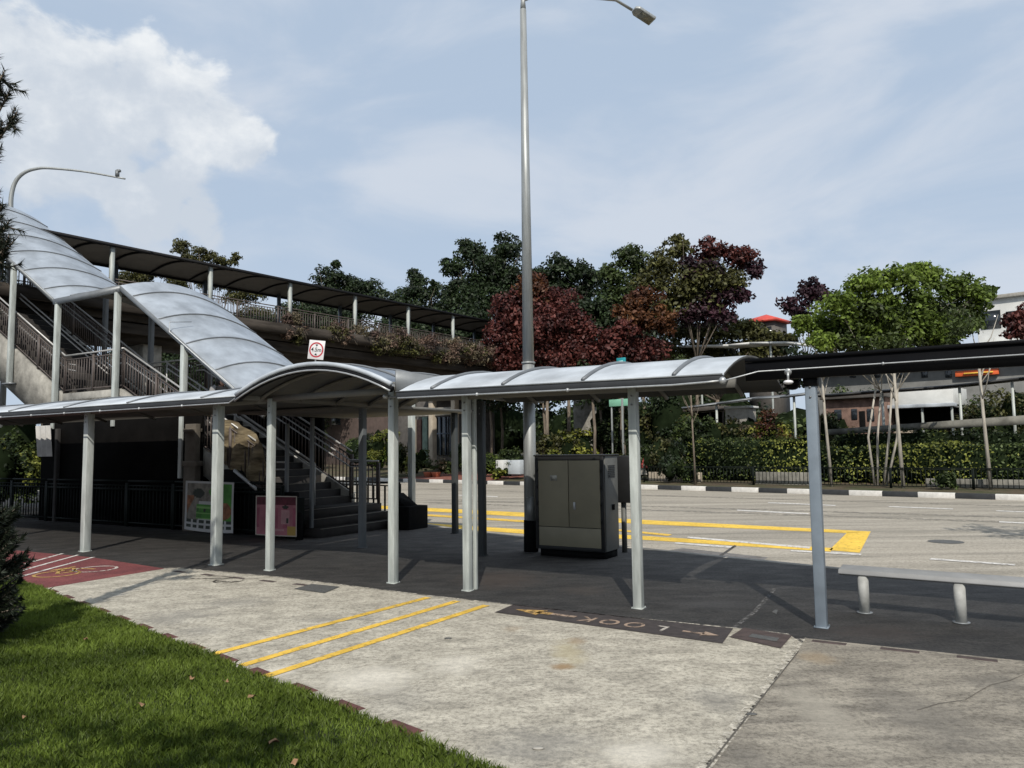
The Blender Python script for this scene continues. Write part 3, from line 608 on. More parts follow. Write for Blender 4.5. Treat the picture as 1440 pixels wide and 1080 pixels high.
# railings
def railing(path, h, m_bar, m_rail, parent, name, gap=.12, post_gap=1.5, rails=(1.0,), bar_r=.010, low=.10, post_r=.028, top_r=.024):
    b = MB(); hb = MB(); cs_ = []
    for p, q in zip(path[:-1], path[1:]):
        p, q = np.array(p, float), np.array(q, float); hd = np.linalg.norm((q-p)[:2]); n = max(1, int(hd/gap))
        for i in range(n):
            c = p+(q-p)*(i+.5)/n; b.box(c+Z*(low+h*.9)/2, (bar_r*2, bar_r*2, h*.9-low))
        b.beam(p+Z*low, q+Z*low, .03, .03); b.beam(p+Z*h*.9, q+Z*h*.9, .03, .03)
        for rr in rails: hb.tube([p+Z*h*rr, q+Z*h*rr], top_r, 8)
        n = max(1, round(hd/post_gap))
        cs_ += [p+(q-p)*i/n for i in range(n+1)]
    o = b.build(name, m_bar, parent)
    hb.build('handrail', m_rail, o, smooth=True)
    ub = MB(); ub.box(cs_[0]+Z*h*.48, (post_r*2, post_r*2, h*.96)); u0 = ub.build('upright', m_bar, o)
    for c in cs_[1:100]: copypart(u0, np.array(c)-np.array(cs_[0]), o)
    return o
def R1z(s): return z1a+(s-s1a)/(s1b-s1a)*(ZL-z1a)+.17
def R2z(s): return ZL+(s-s2a)/(s2b-s2a)*(ZD-ZL)+.17
for w0 in (.05, SW-.05, SW/2):
    if w0 == SW/2:
        hb = MB()
        for h in (.9, .75): hb.tube([ST(s1a, w0, R1z(s1a)+h-.1), ST(s1b, w0, R1z(s1b)+h-.1)], .022, 8); hb.tube([ST(s2a, w0, R2z(s2a)+h-.1), ST(s2b, w0, R2z(s2b)+h-.1)], .022, 8)
        for s in np.linspace(s1a, s1b, 5): hb.tube([ST(s, w0, R1z(s)-.2), ST(s, w0, R1z(s)+.8)], .022, 8)
        hb.build('centre_handrail', 'handrail', T, smooth=True); continue
    railing([ST(s1a, w0, R1z(s1a)), ST(s1b, w0, R1z(s1b))], 1.05, 'rail', 'handrail', T, 'railing', rails=(1.02,))
    railing([ST(s1b, w0, ZL+.17), ST(s2a, w0, ZL+.17)], 1.05, 'rail', 'handrail', T, 'railing', rails=(1.02,))
    railing([ST(s2a, w0, R2z(s2a)), ST(s2b, w0, R2z(s2b))], 1.05, 'rail', 'handrail', T, 'railing', rails=(1.02,))
    sg = .07 if w0 < 1 else -.07
    hb = MB()
    for dz in (.86, .70): hb.tube([ST(s1a-.3, w0+sg, R1z(s1a)+dz), ST(s1a, w0+sg, R1z(s1a)+dz), ST(s1b, w0+sg, R1z(s1b)+dz), ST(s1b+.35, w0+sg, R1z(s1b)+dz)], .02, 8); hb.tube([ST(s2a-.4, w0+sg, ZL+.1+dz), ST(s2a, w0+sg, R2z(s2a)+dz), ST(s2b, w0+sg, R2z(s2b)+dz)], .02, 8)
    hb.build('inner_handrail', 'handrail', T, smooth=True)
railing([ST(.6, 2.5, .54), ST(s1a, 2.5, .54)], 1.0, 'rail', 'handrail', T, 'railing')
# canopies over the stair
def zc(s): return 3.22+.64*(s-2.5)
CW = 3.0; cw0 = -.12
zt = zc(7.1)+0; SE = 17.2; DZ = .60
def incl(sa, sb, za, zb, nr, nm):
    p0 = ST(sa, cw0); r, P = vault(p0, -U, sb-sa, V, CW, za, zb, .30, ['roofdirty', 'soffit'], T, nr, name=nm, edge=.05, ribr=.02)
    return r
incl(1.6, 7.1, zc(1.6), zt, 5, 'canopy'); incl(7.1, 10.25, zt, zt, 2, 'canopy'); incl(10.25, SE, zt, zt+DZ*(SE-10.25), 6, 'canopy')
b = MB(); b.beam(ST(7.1, cw0+.0, zt-.09), ST(10.25, cw0, zt-.09), .09, .16); b.build('eave_beam', 'gutter', T)
b = MB(); b.beam(ST(1.6, cw0+.0, zc(1.6)-.07), ST(7.1, cw0, zt-.07), .07, .10); b.build('eave_beam', 'gutter', T)
b = MB(); b.beam(ST(10.25, cw0+.0, zt-.07), ST(SE, cw0, zt+DZ*(SE-10.25)-.07), .07, .10); b.build('eave_beam', 'gutter', T)
conduit([ST(2.3, cw0-.08, zc(2.3)-.02), ST(4.9, cw0-.08, zc(4.9)-.02), ST(4.9, cw0-.08, zc(4.9)+.22), ST(4.87, cw0+.5, zc(4.9)+.3)], T, .012)
def spost(s, w, z0, z1, m='post', sz=.13):
    b = MB(); b.box(ST(s, w, (z0+z1)/2), (sz, sz, z1-z0)); return b.build('post', m, T, bevel=.008)
spost(10.1, -.1, 2.5, zt-.1); spost(7.25, -.1, 2.5, zt-.1); spost(4.45, -.1, 1.2, zc(4.45)-.08); spost(12.6, -.1, 3.9, zt+.60*2.35-.08)
b = MB(); b.box(ST(12.6, -.1, 3.9), (.45, .2, .05)); b.build('post_bracket', 'gutter', T)
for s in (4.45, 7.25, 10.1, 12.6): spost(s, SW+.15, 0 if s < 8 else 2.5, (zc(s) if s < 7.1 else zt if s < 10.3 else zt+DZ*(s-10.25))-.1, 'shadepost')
spost(-.25, SW+.1, 0, 2.9); spost(1.3, SW+.1, 0, 2.6, 'shadepost', .07); spost(1.0, .0, .5, 2.4, 'shadepost', .07); spost(.25, .0, .2, 2.5, 'shadepost', .07); 
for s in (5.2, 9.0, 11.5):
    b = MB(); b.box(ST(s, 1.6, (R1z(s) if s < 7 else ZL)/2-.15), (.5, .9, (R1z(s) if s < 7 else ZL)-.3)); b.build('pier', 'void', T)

# near-black under-stair sheets coloured for shade, and items
b = MB(); b.box(ST(7.2, -.08, 1.5), (6.9, .08, 3.0)); tag(b.build('shade_screen', 'void'), 'black sheet standing in for shade beneath the stair landing behind the guard fence', 'screen')  # black sheet added where the space under the landing is dark
b = MB(); b.box(ST(8.2, 2.95, 1.5), (10.6, .12, 3.0)); tag(b.build('understair_wall', 'void'), 'wall closing the space beneath the stairs, coloured near black for shade', 'wall')
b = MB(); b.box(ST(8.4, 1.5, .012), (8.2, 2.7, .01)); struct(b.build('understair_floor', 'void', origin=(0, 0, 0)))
b = MB()
for i in range(2): b.box(ST(2.9, .5, 1.35+1.1*i), (.01, .01, .01))
T = thing('guard_fence', ST(7, -.25), 'dark green guard fence in front of the dark space under the stairs', 'fence')
for i in range(8):
    sA = .9+1.85*i; railing([ST(sA, -.2), ST(sA+1.8, -.2)], 1.12, 'darkrail', 'darkrail', T, 'panel', gap=.13, post_gap=1.8, rails=(1.0, .82))
# beige pier with stepped capital
T = thing('beige_pillar', ST(3.9, -.2), 'beige stepped pillar standing behind the green food banner', 'pillar')
b = MB(); b.box(ST(3.9, -.22, .75), (.42, .16, 1.5)); b.box(ST(3.9, -.22, 1.55), (.54, .18, .12)); b.build('base', 'dimcream', T, bevel=.01)
b = MB(); b.box(ST(3.9, -.22, 2.02), (.38, .14, .9)); b.box(ST(3.9, -.22, 2.32), (.36, .26, .08)); b.build('shaft', 'dimcream', T, bevel=.01)
# tan wavy panel
b = MB(); n = 14
for i in range(n+1):
    for j in range(7): s = 1.75+1.5*i/n; b.v.append(tuple(ST(s, .02+.06*math.sin(i*1.1+j*.7), 1.15+1.42*j/6-(.10*(1-i/n)**2)*j)))
for i in range(n):
    for j in range(6): b.f.append((i*7+j, (i+1)*7+j, (i+1)*7+j+1, i*7+j+1)); b.m.append(0)
tag(b.build('tan_screen', 'tan', smooth=True), 'tan wavy patterned screen hanging behind the walkway by the stair foot', 'screen')
b = MB()
for i in range(9):
    for j in range(6): b.v.append(tuple(ST(9.98+.09*i-(.03*j), -.25+.03*math.sin(i*2.1), 2.6-.17*j)))
for i in range(8):
    for j in range(5): b.f.append((i*6+j, (i+1)*6+j, (i+1)*6+j+1, i*6+j+1)); b.m.append(0)
tag(b.build('hanging_cloth', 'cloth', smooth=True), 'off white cloth hanging under the stairs near the left edge', 'cloth')
b = MB(); b.box(ST(9.72, -.18, 1.25), (.12, .1, 2.5)); tag(b.build('timber_prop', 'step', bevel=.01), 'slim dark prop standing right of the hanging cloth', 'post')
# pushcart cover / black lumps
T = thing('covered_stall', ST(2.6, -.45), 'low black covered stall behind the pink banner', 'stall')
b = MB(); b.extr([ST(3.35, -.14, 0), ST(3.35, -.14, 1.25), ST(3.0, -.14, 1.42), ST(2.5, -.14, 1.38), ST(1.85, -.14, .95), ST(.75, -.14, .93), ST(.75, -.14, 0)], V*.3); b.build('cover', 'rubber', T, bevel=.05)
b = MB(); b.beam(ST(2.45, -.20, 1.40), ST(1.7, -.20, .98), .05, .06); b.build('edge_trim', 'conduit', T)
T = thing('wheelie_bin', ST(.45, -.25), 'small dark green bin beside the pink banner', 'bin')
b = MB(); b.box(ST(.52, -.2, .42), (.26, .3, .84)); b.build('body', 'darkrail', T, bevel=.02)
b = MB(); b.tube([ST(.2, -.38, 0), ST(.2, -.38, .5), ST(.2, -.38, .56)], [.075, .075, .03], 12); b.build('roller', 'rubber', T)
b = MB(); b.tube([ST(.24, -.42, .02), ST(.24, -.42, .42)], .012, 6); b.build('reflector', 'conduit', T)
# banners
def banner(name, label, P00, P10, P01, n, fn, mats, wav):
    b = MB(); nr = np.cross(P10-P00, P01-P00); nr /= np.linalg.norm(nr)
    for i in range(n+1):
        for j in range(n+1):
            u_, v_ = i/n, j/n; s_ = math.sin(v_*math.pi)
            b.v.append(tuple(P00+(P10-P00)*(u_+wav*.5*s_*(u_-.5)*-.5)+(P01-P00)*(v_-(wav*.35*math.sin(u_*math.pi)*(1-v_)))+nr*wav*.25*math.sin(u_*5+v_*2)))
    for i in range(n):
        for j in range(n): b.f.append((i*(n+1)+j, (i+1)*(n+1)+j, (i+1)*(n+1)+j+1, i*(n+1)+j+1)); b.m.append(fn((i+.5)/n, (j+.5)/n))
    return tag(b.build(name, mats), label, 'banner')
def fgreen(u_, v_):
    if u_ < .04 or u_ > .96 or v_ < .07 or v_ > .96: return 0
    if v_ < .22: return 4 if (int(u_*22) % 3 != 0 and (v_ < .13 or v_ > .16)) else 0
    if (u_-.28)**2+(v_-.76)**2*1.3 < .012: return 4
    if (u_-.80)**2/.025+(v_-.42)**2/.03 < 1: return 3
    if (u_-.62)**2/.02+(v_-.80)**2/.01 < 1: return 1
    if u_ > .60: return 1
    if .24 < u_ < .6 and .25 < v_ < .55: return 2 if int(v_*26) % 3 == 0 else (4 if (int(u_*30) % 4 == 0 and .4 < v_ < .48) else 1)
    if u_ < .3 and v_ < .7: return 3 if (u_*1.3+.15 < v_*.6) else 5
    return 5 if v_ > .6 else 0
mg = [mat('banner white', (.40, .39, .37), .7, .06, 3, bump=0), mat('banner green', (.06, .20, .03), .7, .3, 3, bump=0), mat('banner light green', (.18, .34, .10), .7, .1, 3, bump=0), mat('banner food brown', (.22, .09, .04), .7, .4, 9, bump=0), mat('banner dark print', (.03, .035, .025), .7, .1, 3, bump=0), mat('banner grey photo', (.17, .15, .12), .7, .4, 6, bump=0)]
def BP(px, py, w): # point on plane parallel to the walkway at offset w from stair line
    d = ray(px, py); o0 = np.array([0, 0, CAMZ]); t = np.dot(ST(0, w)-o0, V)/np.dot(d, V); return o0+d*t
banner('food_banner', 'green and white food banner with sagging lower edge tied on the fence', BP(259, 744, -.46), BP(327, 750, -.46), BP(262, 676, -.46), 48, fgreen, mg, .06)
def fpink(u_, v_):
    if u_ < .025 or u_ > .975 or v_ < .03 or v_ > .97: return 0
    if v_ > .78: return 2
    if (u_-.72)**2/.006+(v_-.72)**2/.002 < 1 or (abs(u_-.78) < .025 and .32 < v_ < .46): return 4
    if abs(u_-.72) < .1 and .3 < v_ < .66: return 5
    if u_ > .78 and v_ < .25: return 3
    if int(u_*9) % 2 == 0 and .2 < v_ < .7: return 6
    if int(v_*30) % 4 == 0 and v_ < .25 and .3 < u_ < .7: return 5
    return 1
mp_ = [mat('banner edge', (.42, .36, .30), .7, .06, 3, bump=0), mat('banner pink', (.34, .12, .14), .7, .2, 3, bump=0), mat('banner maroon', (.10, .015, .025), .7, .3, 9, bump=0), mat('banner mustard', (.35, .22, .05), .7, .1, 3, bump=0), MATS['banner dark print'], mat('banner pale pink', (.42, .22, .22), .7, .2, 4, bump=0), mat('banner rose', (.28, .07, .10), .7, .2, 4, bump=0)]
banner('drink_banner', 'pink banner with maroon heading and drink picture by the stair foot', BP(359, 752, -.50), BP(417, 755, -.50), BP(360, 697, -.50), 40, fpink, mp_, .015)
# planter block at the right end of the platform
T = thing('dark_planter', ST(-.42, 2.35), 'low black planter box at the road end of the steps', 'planter')
b = MB(); b.box(ST(-.42, 2.35, .26), (.62, .7, .52)); b.build('box', 'rubber', T, bevel=.02)
b = MB(); b.extr([ST(-.12, 2.1, .52), ST(-.12, 2.1, .80), ST(-.55, 2.1, .52)], V*.45); b.build('soil_mound', 'rubber', T)

# roadside pedestrian railing beyond the steps
T = thing('roadside_railing', G(540, 706), 'dark roadside pedestrian railing seen beyond the steps', 'railing')
def NP(px):
    d = ray(px, 640)[:2]; p0 = NK[0]-kn*.3; A = np.array([[kd[0], -d[0]], [kd[1], -d[1]]]); a, t = np.linalg.solve(A, -p0[:2]); return p0+kd*a
r0 = NP(470); r1 = NP(562)
railing([V3(r0[0], r0[1], 0), V3(*(r0*.5+r1*.5)[:2], 0), V3(r1[0], r1[1], 0)], 1.0, 'darkrail', 'darkrail', T, 'panel', gap=.22, post_gap=2, rails=(.98,), bar_r=.018)

# ================================================================ OVERHEAD BRIDGE
bA = G(100, 332, 9.6); bB = G(680, 450, 9.6); bd_ = (bB-bA); bd_ /= np.linalg.norm(bd_); bp_ = V3(-bd_[1], bd_[0], 0)   # bp_ away to the left
def BR(t, w, z=0.0): return V3(bA[0], bA[1], 0)+bd_*t+bp_*w+Z*z
t0b, t1b = -3.5, 40.0
T = thing('footbridge', BR(10, 1.5), 'covered pedestrian footbridge crossing the road behind the stairs', 'footbridge')
# deck slab and girder
b = MB(); b.box(BR((t0b+t1b)/2, 1.5, 7.05), (t1b-t0b, 3.2, .3), bd_, bp_, Z); b.build('deck', 'girder', T)
b = MB()
for z_, h_, w_ in ((7.28, .20, -.22), (6.95, .40, -.16), (6.50, .40, -.08)): b.box(BR((t0b+t1b)/2, w_, z_), (t1b-t0b, .16, h_), bd_, bp_, Z)
b.build('edge_girder', 'girder', T, bevel=.02)
b = MB(); b.box(BR((t0b+t1b)/2, 1.5, 6.45), (t1b-t0b, 2.2, .75), bd_, bp_, Z); b.build('main_girder', 'girder', T)
b = MB(); b.box(BR((t0b+t1b)/2, -.55, 7.2), (t1b-t0b, .5, .42), bd_, bp_, Z); b.build('planter_trough', 'girder', T)
# roof : shallow arch dark
def BV(a, t, dz=0): q = BR(a, -.1+t*3.3); return V3(q[0], q[1], 9.6+.22*(1-(2*t-1)**2)+dz)
b = MB(); n = 8
for dz in (0, -.05):
    for a in (t0b, t1b):
        for j in range(n+1): b.v.append(tuple(BV(a, j/n, dz)))
for j in range(n):
    b.f.append((j, j+1, n+1+j+1, n+1+j)); b.m.append(0); o_ = 2*(n+1); b.f.append((o_+j, o_+n+1+j, o_+n+1+j+1, o_+j+1)); b.m.append(1)
b.f.append((0, n+1, 3*(n+1), 2*(n+1))); b.m.append(0)
r = b.build('roof', ['darkroof', 'darkroof'], T)
for i in range(24):
    a = t0b+(i+.5)*(t1b-t0b)/24; bb = MB(); bb.tube([BV(a, j/n, -.08) for j in range(n+1)], .045, 6); bb.build('under_rib', 'blackmetal', r)
b = MB(); b.beam(BR(t0b, -.1, 9.56), BR(t1b, -.1, 9.56), .08, .12); b.build('eave_beam', 'blackmetal', T)
b = MB(); b.beam(BR(t0b, 3.2, 9.54), BR(t1b, 3.2, 9.54), .08, .14); b.build('eave_beam', 'blackmetal', T)
def tOf(px):
    d = ray(px, 480)[:2]; A = np.array([[bd_[0], -d[0]], [bd_[1], -d[1]]]); return np.linalg.solve(A, -np.array(bA[:2]))[0]
p = None
ts = [tOf(x) for x in (155, 295, 408, 500, 575, 638)]; ts = [ts[0]-4.2]+ts+[ts[-1]+4, ts[-1]+8]
for t in ts:
    if p is None:
        b = MB(); b.box(BR(t, .05, 8.4), (.14, .14, 2.4), bd_, bp_, Z); p = b.build('post', 'post', T); pt = t
        b = MB(); b.box(BR(t+1.6, 3.0, 8.4), (.14, .14, 2.4), bd_, bp_, Z); p2 = b.build('rear_post', 'bluepost', T)
    else: copypart(p, bd_*(t-pt)); copypart(p2, bd_*(t-pt))
railing([BR(t0b, .05, 7.22), BR(t1b, .05, 7.22)], 1.1, 'rail', 'rail', T, 'railing', gap=.14, post_gap=2.1, bar_r=.012)
railing([BR(t0b, 3.0, 7.22), BR(t1b, 3.0, 7.22)], 1.1, 'rail', 'rail', T, 'railing', gap=.2, post_gap=2.1, bar_r=.012)
for t in (3.5, t1b-2):
    b = MB(); b.box(BR(t, 1.5, 3.1), (.8, 1.6, 6.2), bd_, bp_, Z); b.build('pier', 'conc_old', T, bevel=.05)

# height sign
c = D(445, 492, 29.5)
T = thing('height_sign', c-Z*.4, 'white square sign with red ring reading 4.5m in front of the bridge girder', 'sign')
sx = V3(.98, -.2, 0); sx /= np.linalg.norm(sx); sx = sx*math.cos(rad(7))+Z*-math.sin(rad(7)); fy = np.cross(V3(.2, .98, 0), sx); fy = np.cross(sx, V3(.2, .98, 0)); fy /= np.linalg.norm(fy); 
if fy[2] < 0: fy = -fy
fz = np.cross(sx, fy); fz /= np.linalg.norm(fz)
if fz[1] > 0: fz = -fz
b = MB(); b.box(c, (.66, .74, .02), sx, fy, fz); b.build('panel', 'signwhite', T, bevel=.004)
b = MB()
for q in ring(c+fz*.014, .27, .055, sx, fy): b.add(q, [(0, 1, 2, 3)])
b.build('red_ring', 'signred', T)
text_mesh('4.5m', c+fz*.016, sx, fy, .22, 0, 'signblack', 'lettering', T, nrm=1)
b = MB()
for s_ in (-1, 1): q = c+fz*.016+fy*.17*s_; b.add([q+fy*-.045*s_, q+fy*.04*s_-sx*.06, q+fy*.04*s_+sx*.06], [(0, 1, 2)])
b.build('arrow', 'signblack', T)
b = MB(); b.tube([c-fz*.03-fy*.3, c-fz*.03-fy*1.2], .03, 8); b.build('bracket', 'gutter', T)

# ================================================================ LAMP COLUMN, MAST
lp = G(747, 776)
T = thing('street_lamp', lp, 'tall galvanised street lamp column with arm reaching out at the top', 'street lamp')
b = MB(); b.tube([lp, lp+Z*3.3], [.115, .105], 16); b.tube([lp+Z*3.3, lp+Z*3.33], [.122, .122], 16); b.tube([lp+Z*3.33, lp+Z*9.9], [.10, .058], 16); b.build('column', 'galv', T, smooth=True)
b = MB(); b.tube([lp+Z*.01, lp+Z*.55], [.128, .122], 16); b.build('shade_sleeve', 'rubber', T, smooth=True)  # black sleeve added to stand in for shade on the lower column
hd = D(904, 21, lp[1]+1.0); top = lp+Z*10.2
b = MB(); b.tube([lp+Z*9.88, lp+Z*10.1, top*.85+hd*.15+Z*.1, D(866, 0, lp[1]+.8), D(889, 14, lp[1]+.9)], [.055, .05, .04, .028, .028], 10); b.build('arm', 'galv', T, smooth=True)
ax = D(915, 30, lp[1]+1.05)-D(889, 13, lp[1]+.9); ax /= np.linalg.norm(ax); ay = np.cross(Z, ax); ay /= np.linalg.norm(ay); az = np.cross(ax, ay)
b = MB(); hc = hd
b.extr([hc-ax*.22-ay*.07-az*.03, hc-ax*.15-ay*.13-az*.03, hc+ax*.24-ay*.13-az*.03, hc+ax*.24+ay*.13-az*.03, hc-ax*.15+ay*.13-az*.03, hc-ax*.22+ay*.07-az*.03], az*.06); o = b.build('lamp_head', 'galv', T, bevel=.012)
b = MB(); b.box(hc+ax*.07-az*.034, (.28, .2, .01), ax, ay, az); b.build('lens', mat('led lens', (.22, .21, .16), .3, .1, 40, bump=.2), o)
b = MB(); b.tube([hc-ax*.1+az*.03, hc-ax*.1+az*.08], .03, 8); b.build('photocell', 'galv', o)
b = MB(); b.box(lp+V3(0, -.112, .75), (.13, .02, .4), V3(1, 0, 0), V3(0, 1, 0), Z); b.build('access_door', 'galv', T)
md = 27.0
mb_ = D(15, 300, md); T = thing('sensor_mast', (mb_[0], mb_[1], 0), 'curved grey mast with small sensor on its arm behind the stair canopy', 'mast')
def smooth_path(P_, n_=6):
    P_ = [np.array(p_, float) for p_ in P_]; out_ = []
    for i_ in range(len(P_)-1):
        a_, b_, c_, d_ = P_[max(i_-1, 0)], P_[i_], P_[i_+1], P_[min(i_+2, len(P_)-1)]
        for k_ in range(n_): t_ = k_/n_; out_.append(.5*((2*b_)+(-a_+c_)*t_+(2*a_-5*b_+4*c_-d_)*t_*t_+(-a_+3*b_-3*c_+d_)*t_**3))
    return out_+[P_[-1]]
pts = [(mb_[0], mb_[1], 0), D(15, 300, md), D(16, 275, md), D(22, 255, md), D(34, 243, md), D(50, 237.5, md), D(70, 236.5, md), D(120, 241.5, md), D(176, 251.5, md)]
pts = [np.array(pts[0], float)]+smooth_path(pts[1:]); b = MB(); b.tube(pts, [.11]+list(np.linspace(.085, .03, len(pts)-1)), 12); b.build('pole', 'galv', T, smooth=True)
b = MB(); q = D(165, 244, md); b.box(q, (.10, .12, .22), V3(1, 0, 0), V3(0, 1, 0), Z); b.box(q+V3(.05, 0, .1), (.12, .1, .08), V3(1, 0, 0), V3(0, 1, 0), Z); b.build('sensor', 'gutter', T)

# ================================================================ CABINETS, BENCH
c0 = G(755, 781); k0 = np.dot(c0-O, U); w0 = np.dot(c0-O, V); cw = 1.27; ch_ = 1.66; cd_ = .55
T = thing('utility_cabinet', W(k0+cw/2, w0+cd_/2), 'large olive grey two door utility cabinet beside the lamp column', 'utility cabinet')
b = MB(); b.box(W(k0+cw/2, w0+cd_/2+.03, .06), (cw-.06, cd_-.1, .12)); b.build('plinth', 'rubber', T)
b = MB(); b.box(W(k0+cw/2, w0+cd_/2+.02, .12+(ch_-.12)/2), (cw, cd_-.04, ch_-.12)); b.build('body', 'cabside', T, bevel=.01)
b = MB()
for x_, zz_, sx_, sz_ in ((.03, .12+ch_/2-.06, .06, ch_-.12), (cw-.03, .12+ch_/2-.06, .06, ch_-.12)): b.box(W(k0+x_, w0-.012, zz_), (sx_, .03, sz_))
b.box(W(k0+cw/2, w0-.012, ch_-.03), (cw-.12, .03, .06)); b.box(W(k0+cw/2, w0-.012, .15), (cw-.12, .03, .06)); b.build('frame', 'cabframe', T, bevel=.004)
b = MB(); b.box(W(k0+cw/2, w0+cd_/2-.01, ch_+.013), (cw+.05, cd_+.05, .025)); b.build('top_cover', 'cabframe', T, bevel=.01)
dw = (cw-.12)/2-.008
for i in (0, 1):
    x_ = k0+.06+dw/2+.004+i*(dw+.008)
    b = MB(); b.box(W(x_, w0-.018, .50+(ch_-.57)/2), (dw-.004, .022, ch_-.57)); d_ = b.build('door', 'cabinet', T, bevel=.004)
    if i: b = MB(); b.box(W(x_-.18, w0-.036, .85), (.04, .018, .12)); b.build('handle', 'conduit', d_, bevel=.004)
b = MB(); b.box(W(k0+cw/2, w0-.016, .335), (cw-.13, .02, .31)); b.build('lower_panel', 'cabinet', T, bevel=.004)
b = MB(); b.box(W(k0+cw+.012, w0+.32, .82), (.02, .07, .09)); b.build('side_lock', 'rubber', T)
for q_ in range(4):
    for e_ in (0, 1): b = MB(); b.box(W(k0+.045 if e_ == 0 else k0+cw-.045, w0-.034, .62+.27*q_), (.018, .014, .07)); b.build('hinge', 'cabframe', T)
b = MB()
for q_ in range(7): b.box(W(k0+cw+.006, w0+.28, 1.32+.03*q_), (.014, .26, .012))
b.build('side_vent', 'cabframe', T)
b = MB(); b.box(W(k0+.36, w0-.031, 1.30), (.13, .004, .09)); b.build('worn_sticker', mat('worn pale sticker', (.34, .33, .29), .7, .3, 20), T)
c1 = W(k0+cw-.02, w0+1.0)
T = thing('pillar_box', c1, 'narrow dark electrical box behind the right side of the utility cabinet', 'electrical box')
b = MB(); b.box(c1+Z*1.25, (.34, .25, .8)); b.build('body', 'cabframe', T, bevel=.01)
b = MB(); b.box(c1+Z*.42-U*.08, (.07, .07, .85)); b.build('leg', 'cabside', T); 
# bench
bl, br = G(1216, 862), G(1352, 876); bu = br-bl; sp = np.linalg.norm(bu); bu /= sp; bv = V3(-bu[1], bu[0], 0)
T = thing('bench', (bl+br)/2, 'long grey slab bench on round posts under the black shelter', 'bench')
zs = D(1216, 803, bl[1])[2]
b = MB(); bs0 = bl-bu*(.24)+bv*.07; bs1 = br+bu*sp*2.4+bv*.07
b.extr([bs0-bv*.10+Z*(zs-.055), bs0-bv*.13+Z*(zs-.035), bs0-bv*.11+Z*(zs+.008), bs0+bv*.12+Z*(zs+.03), bs0+bv*.15+Z*(zs+.005), bs0+bv*.12+Z*(zs-.055)], bs1-bs0); b.build('seat', 'bench', T, bevel=.008)
for i in range(4):
    q = bl+bu*sp*i; b = MB(); b.tube([q, q+Z*(zs-.052)], .054, 20); lg = b.build('leg', 'benchleg', T)
    b = MB(); b.tube([q+Z*.002, q+Z*.012], .08, 16); b.build('foot_plate', 'gutter', lg)

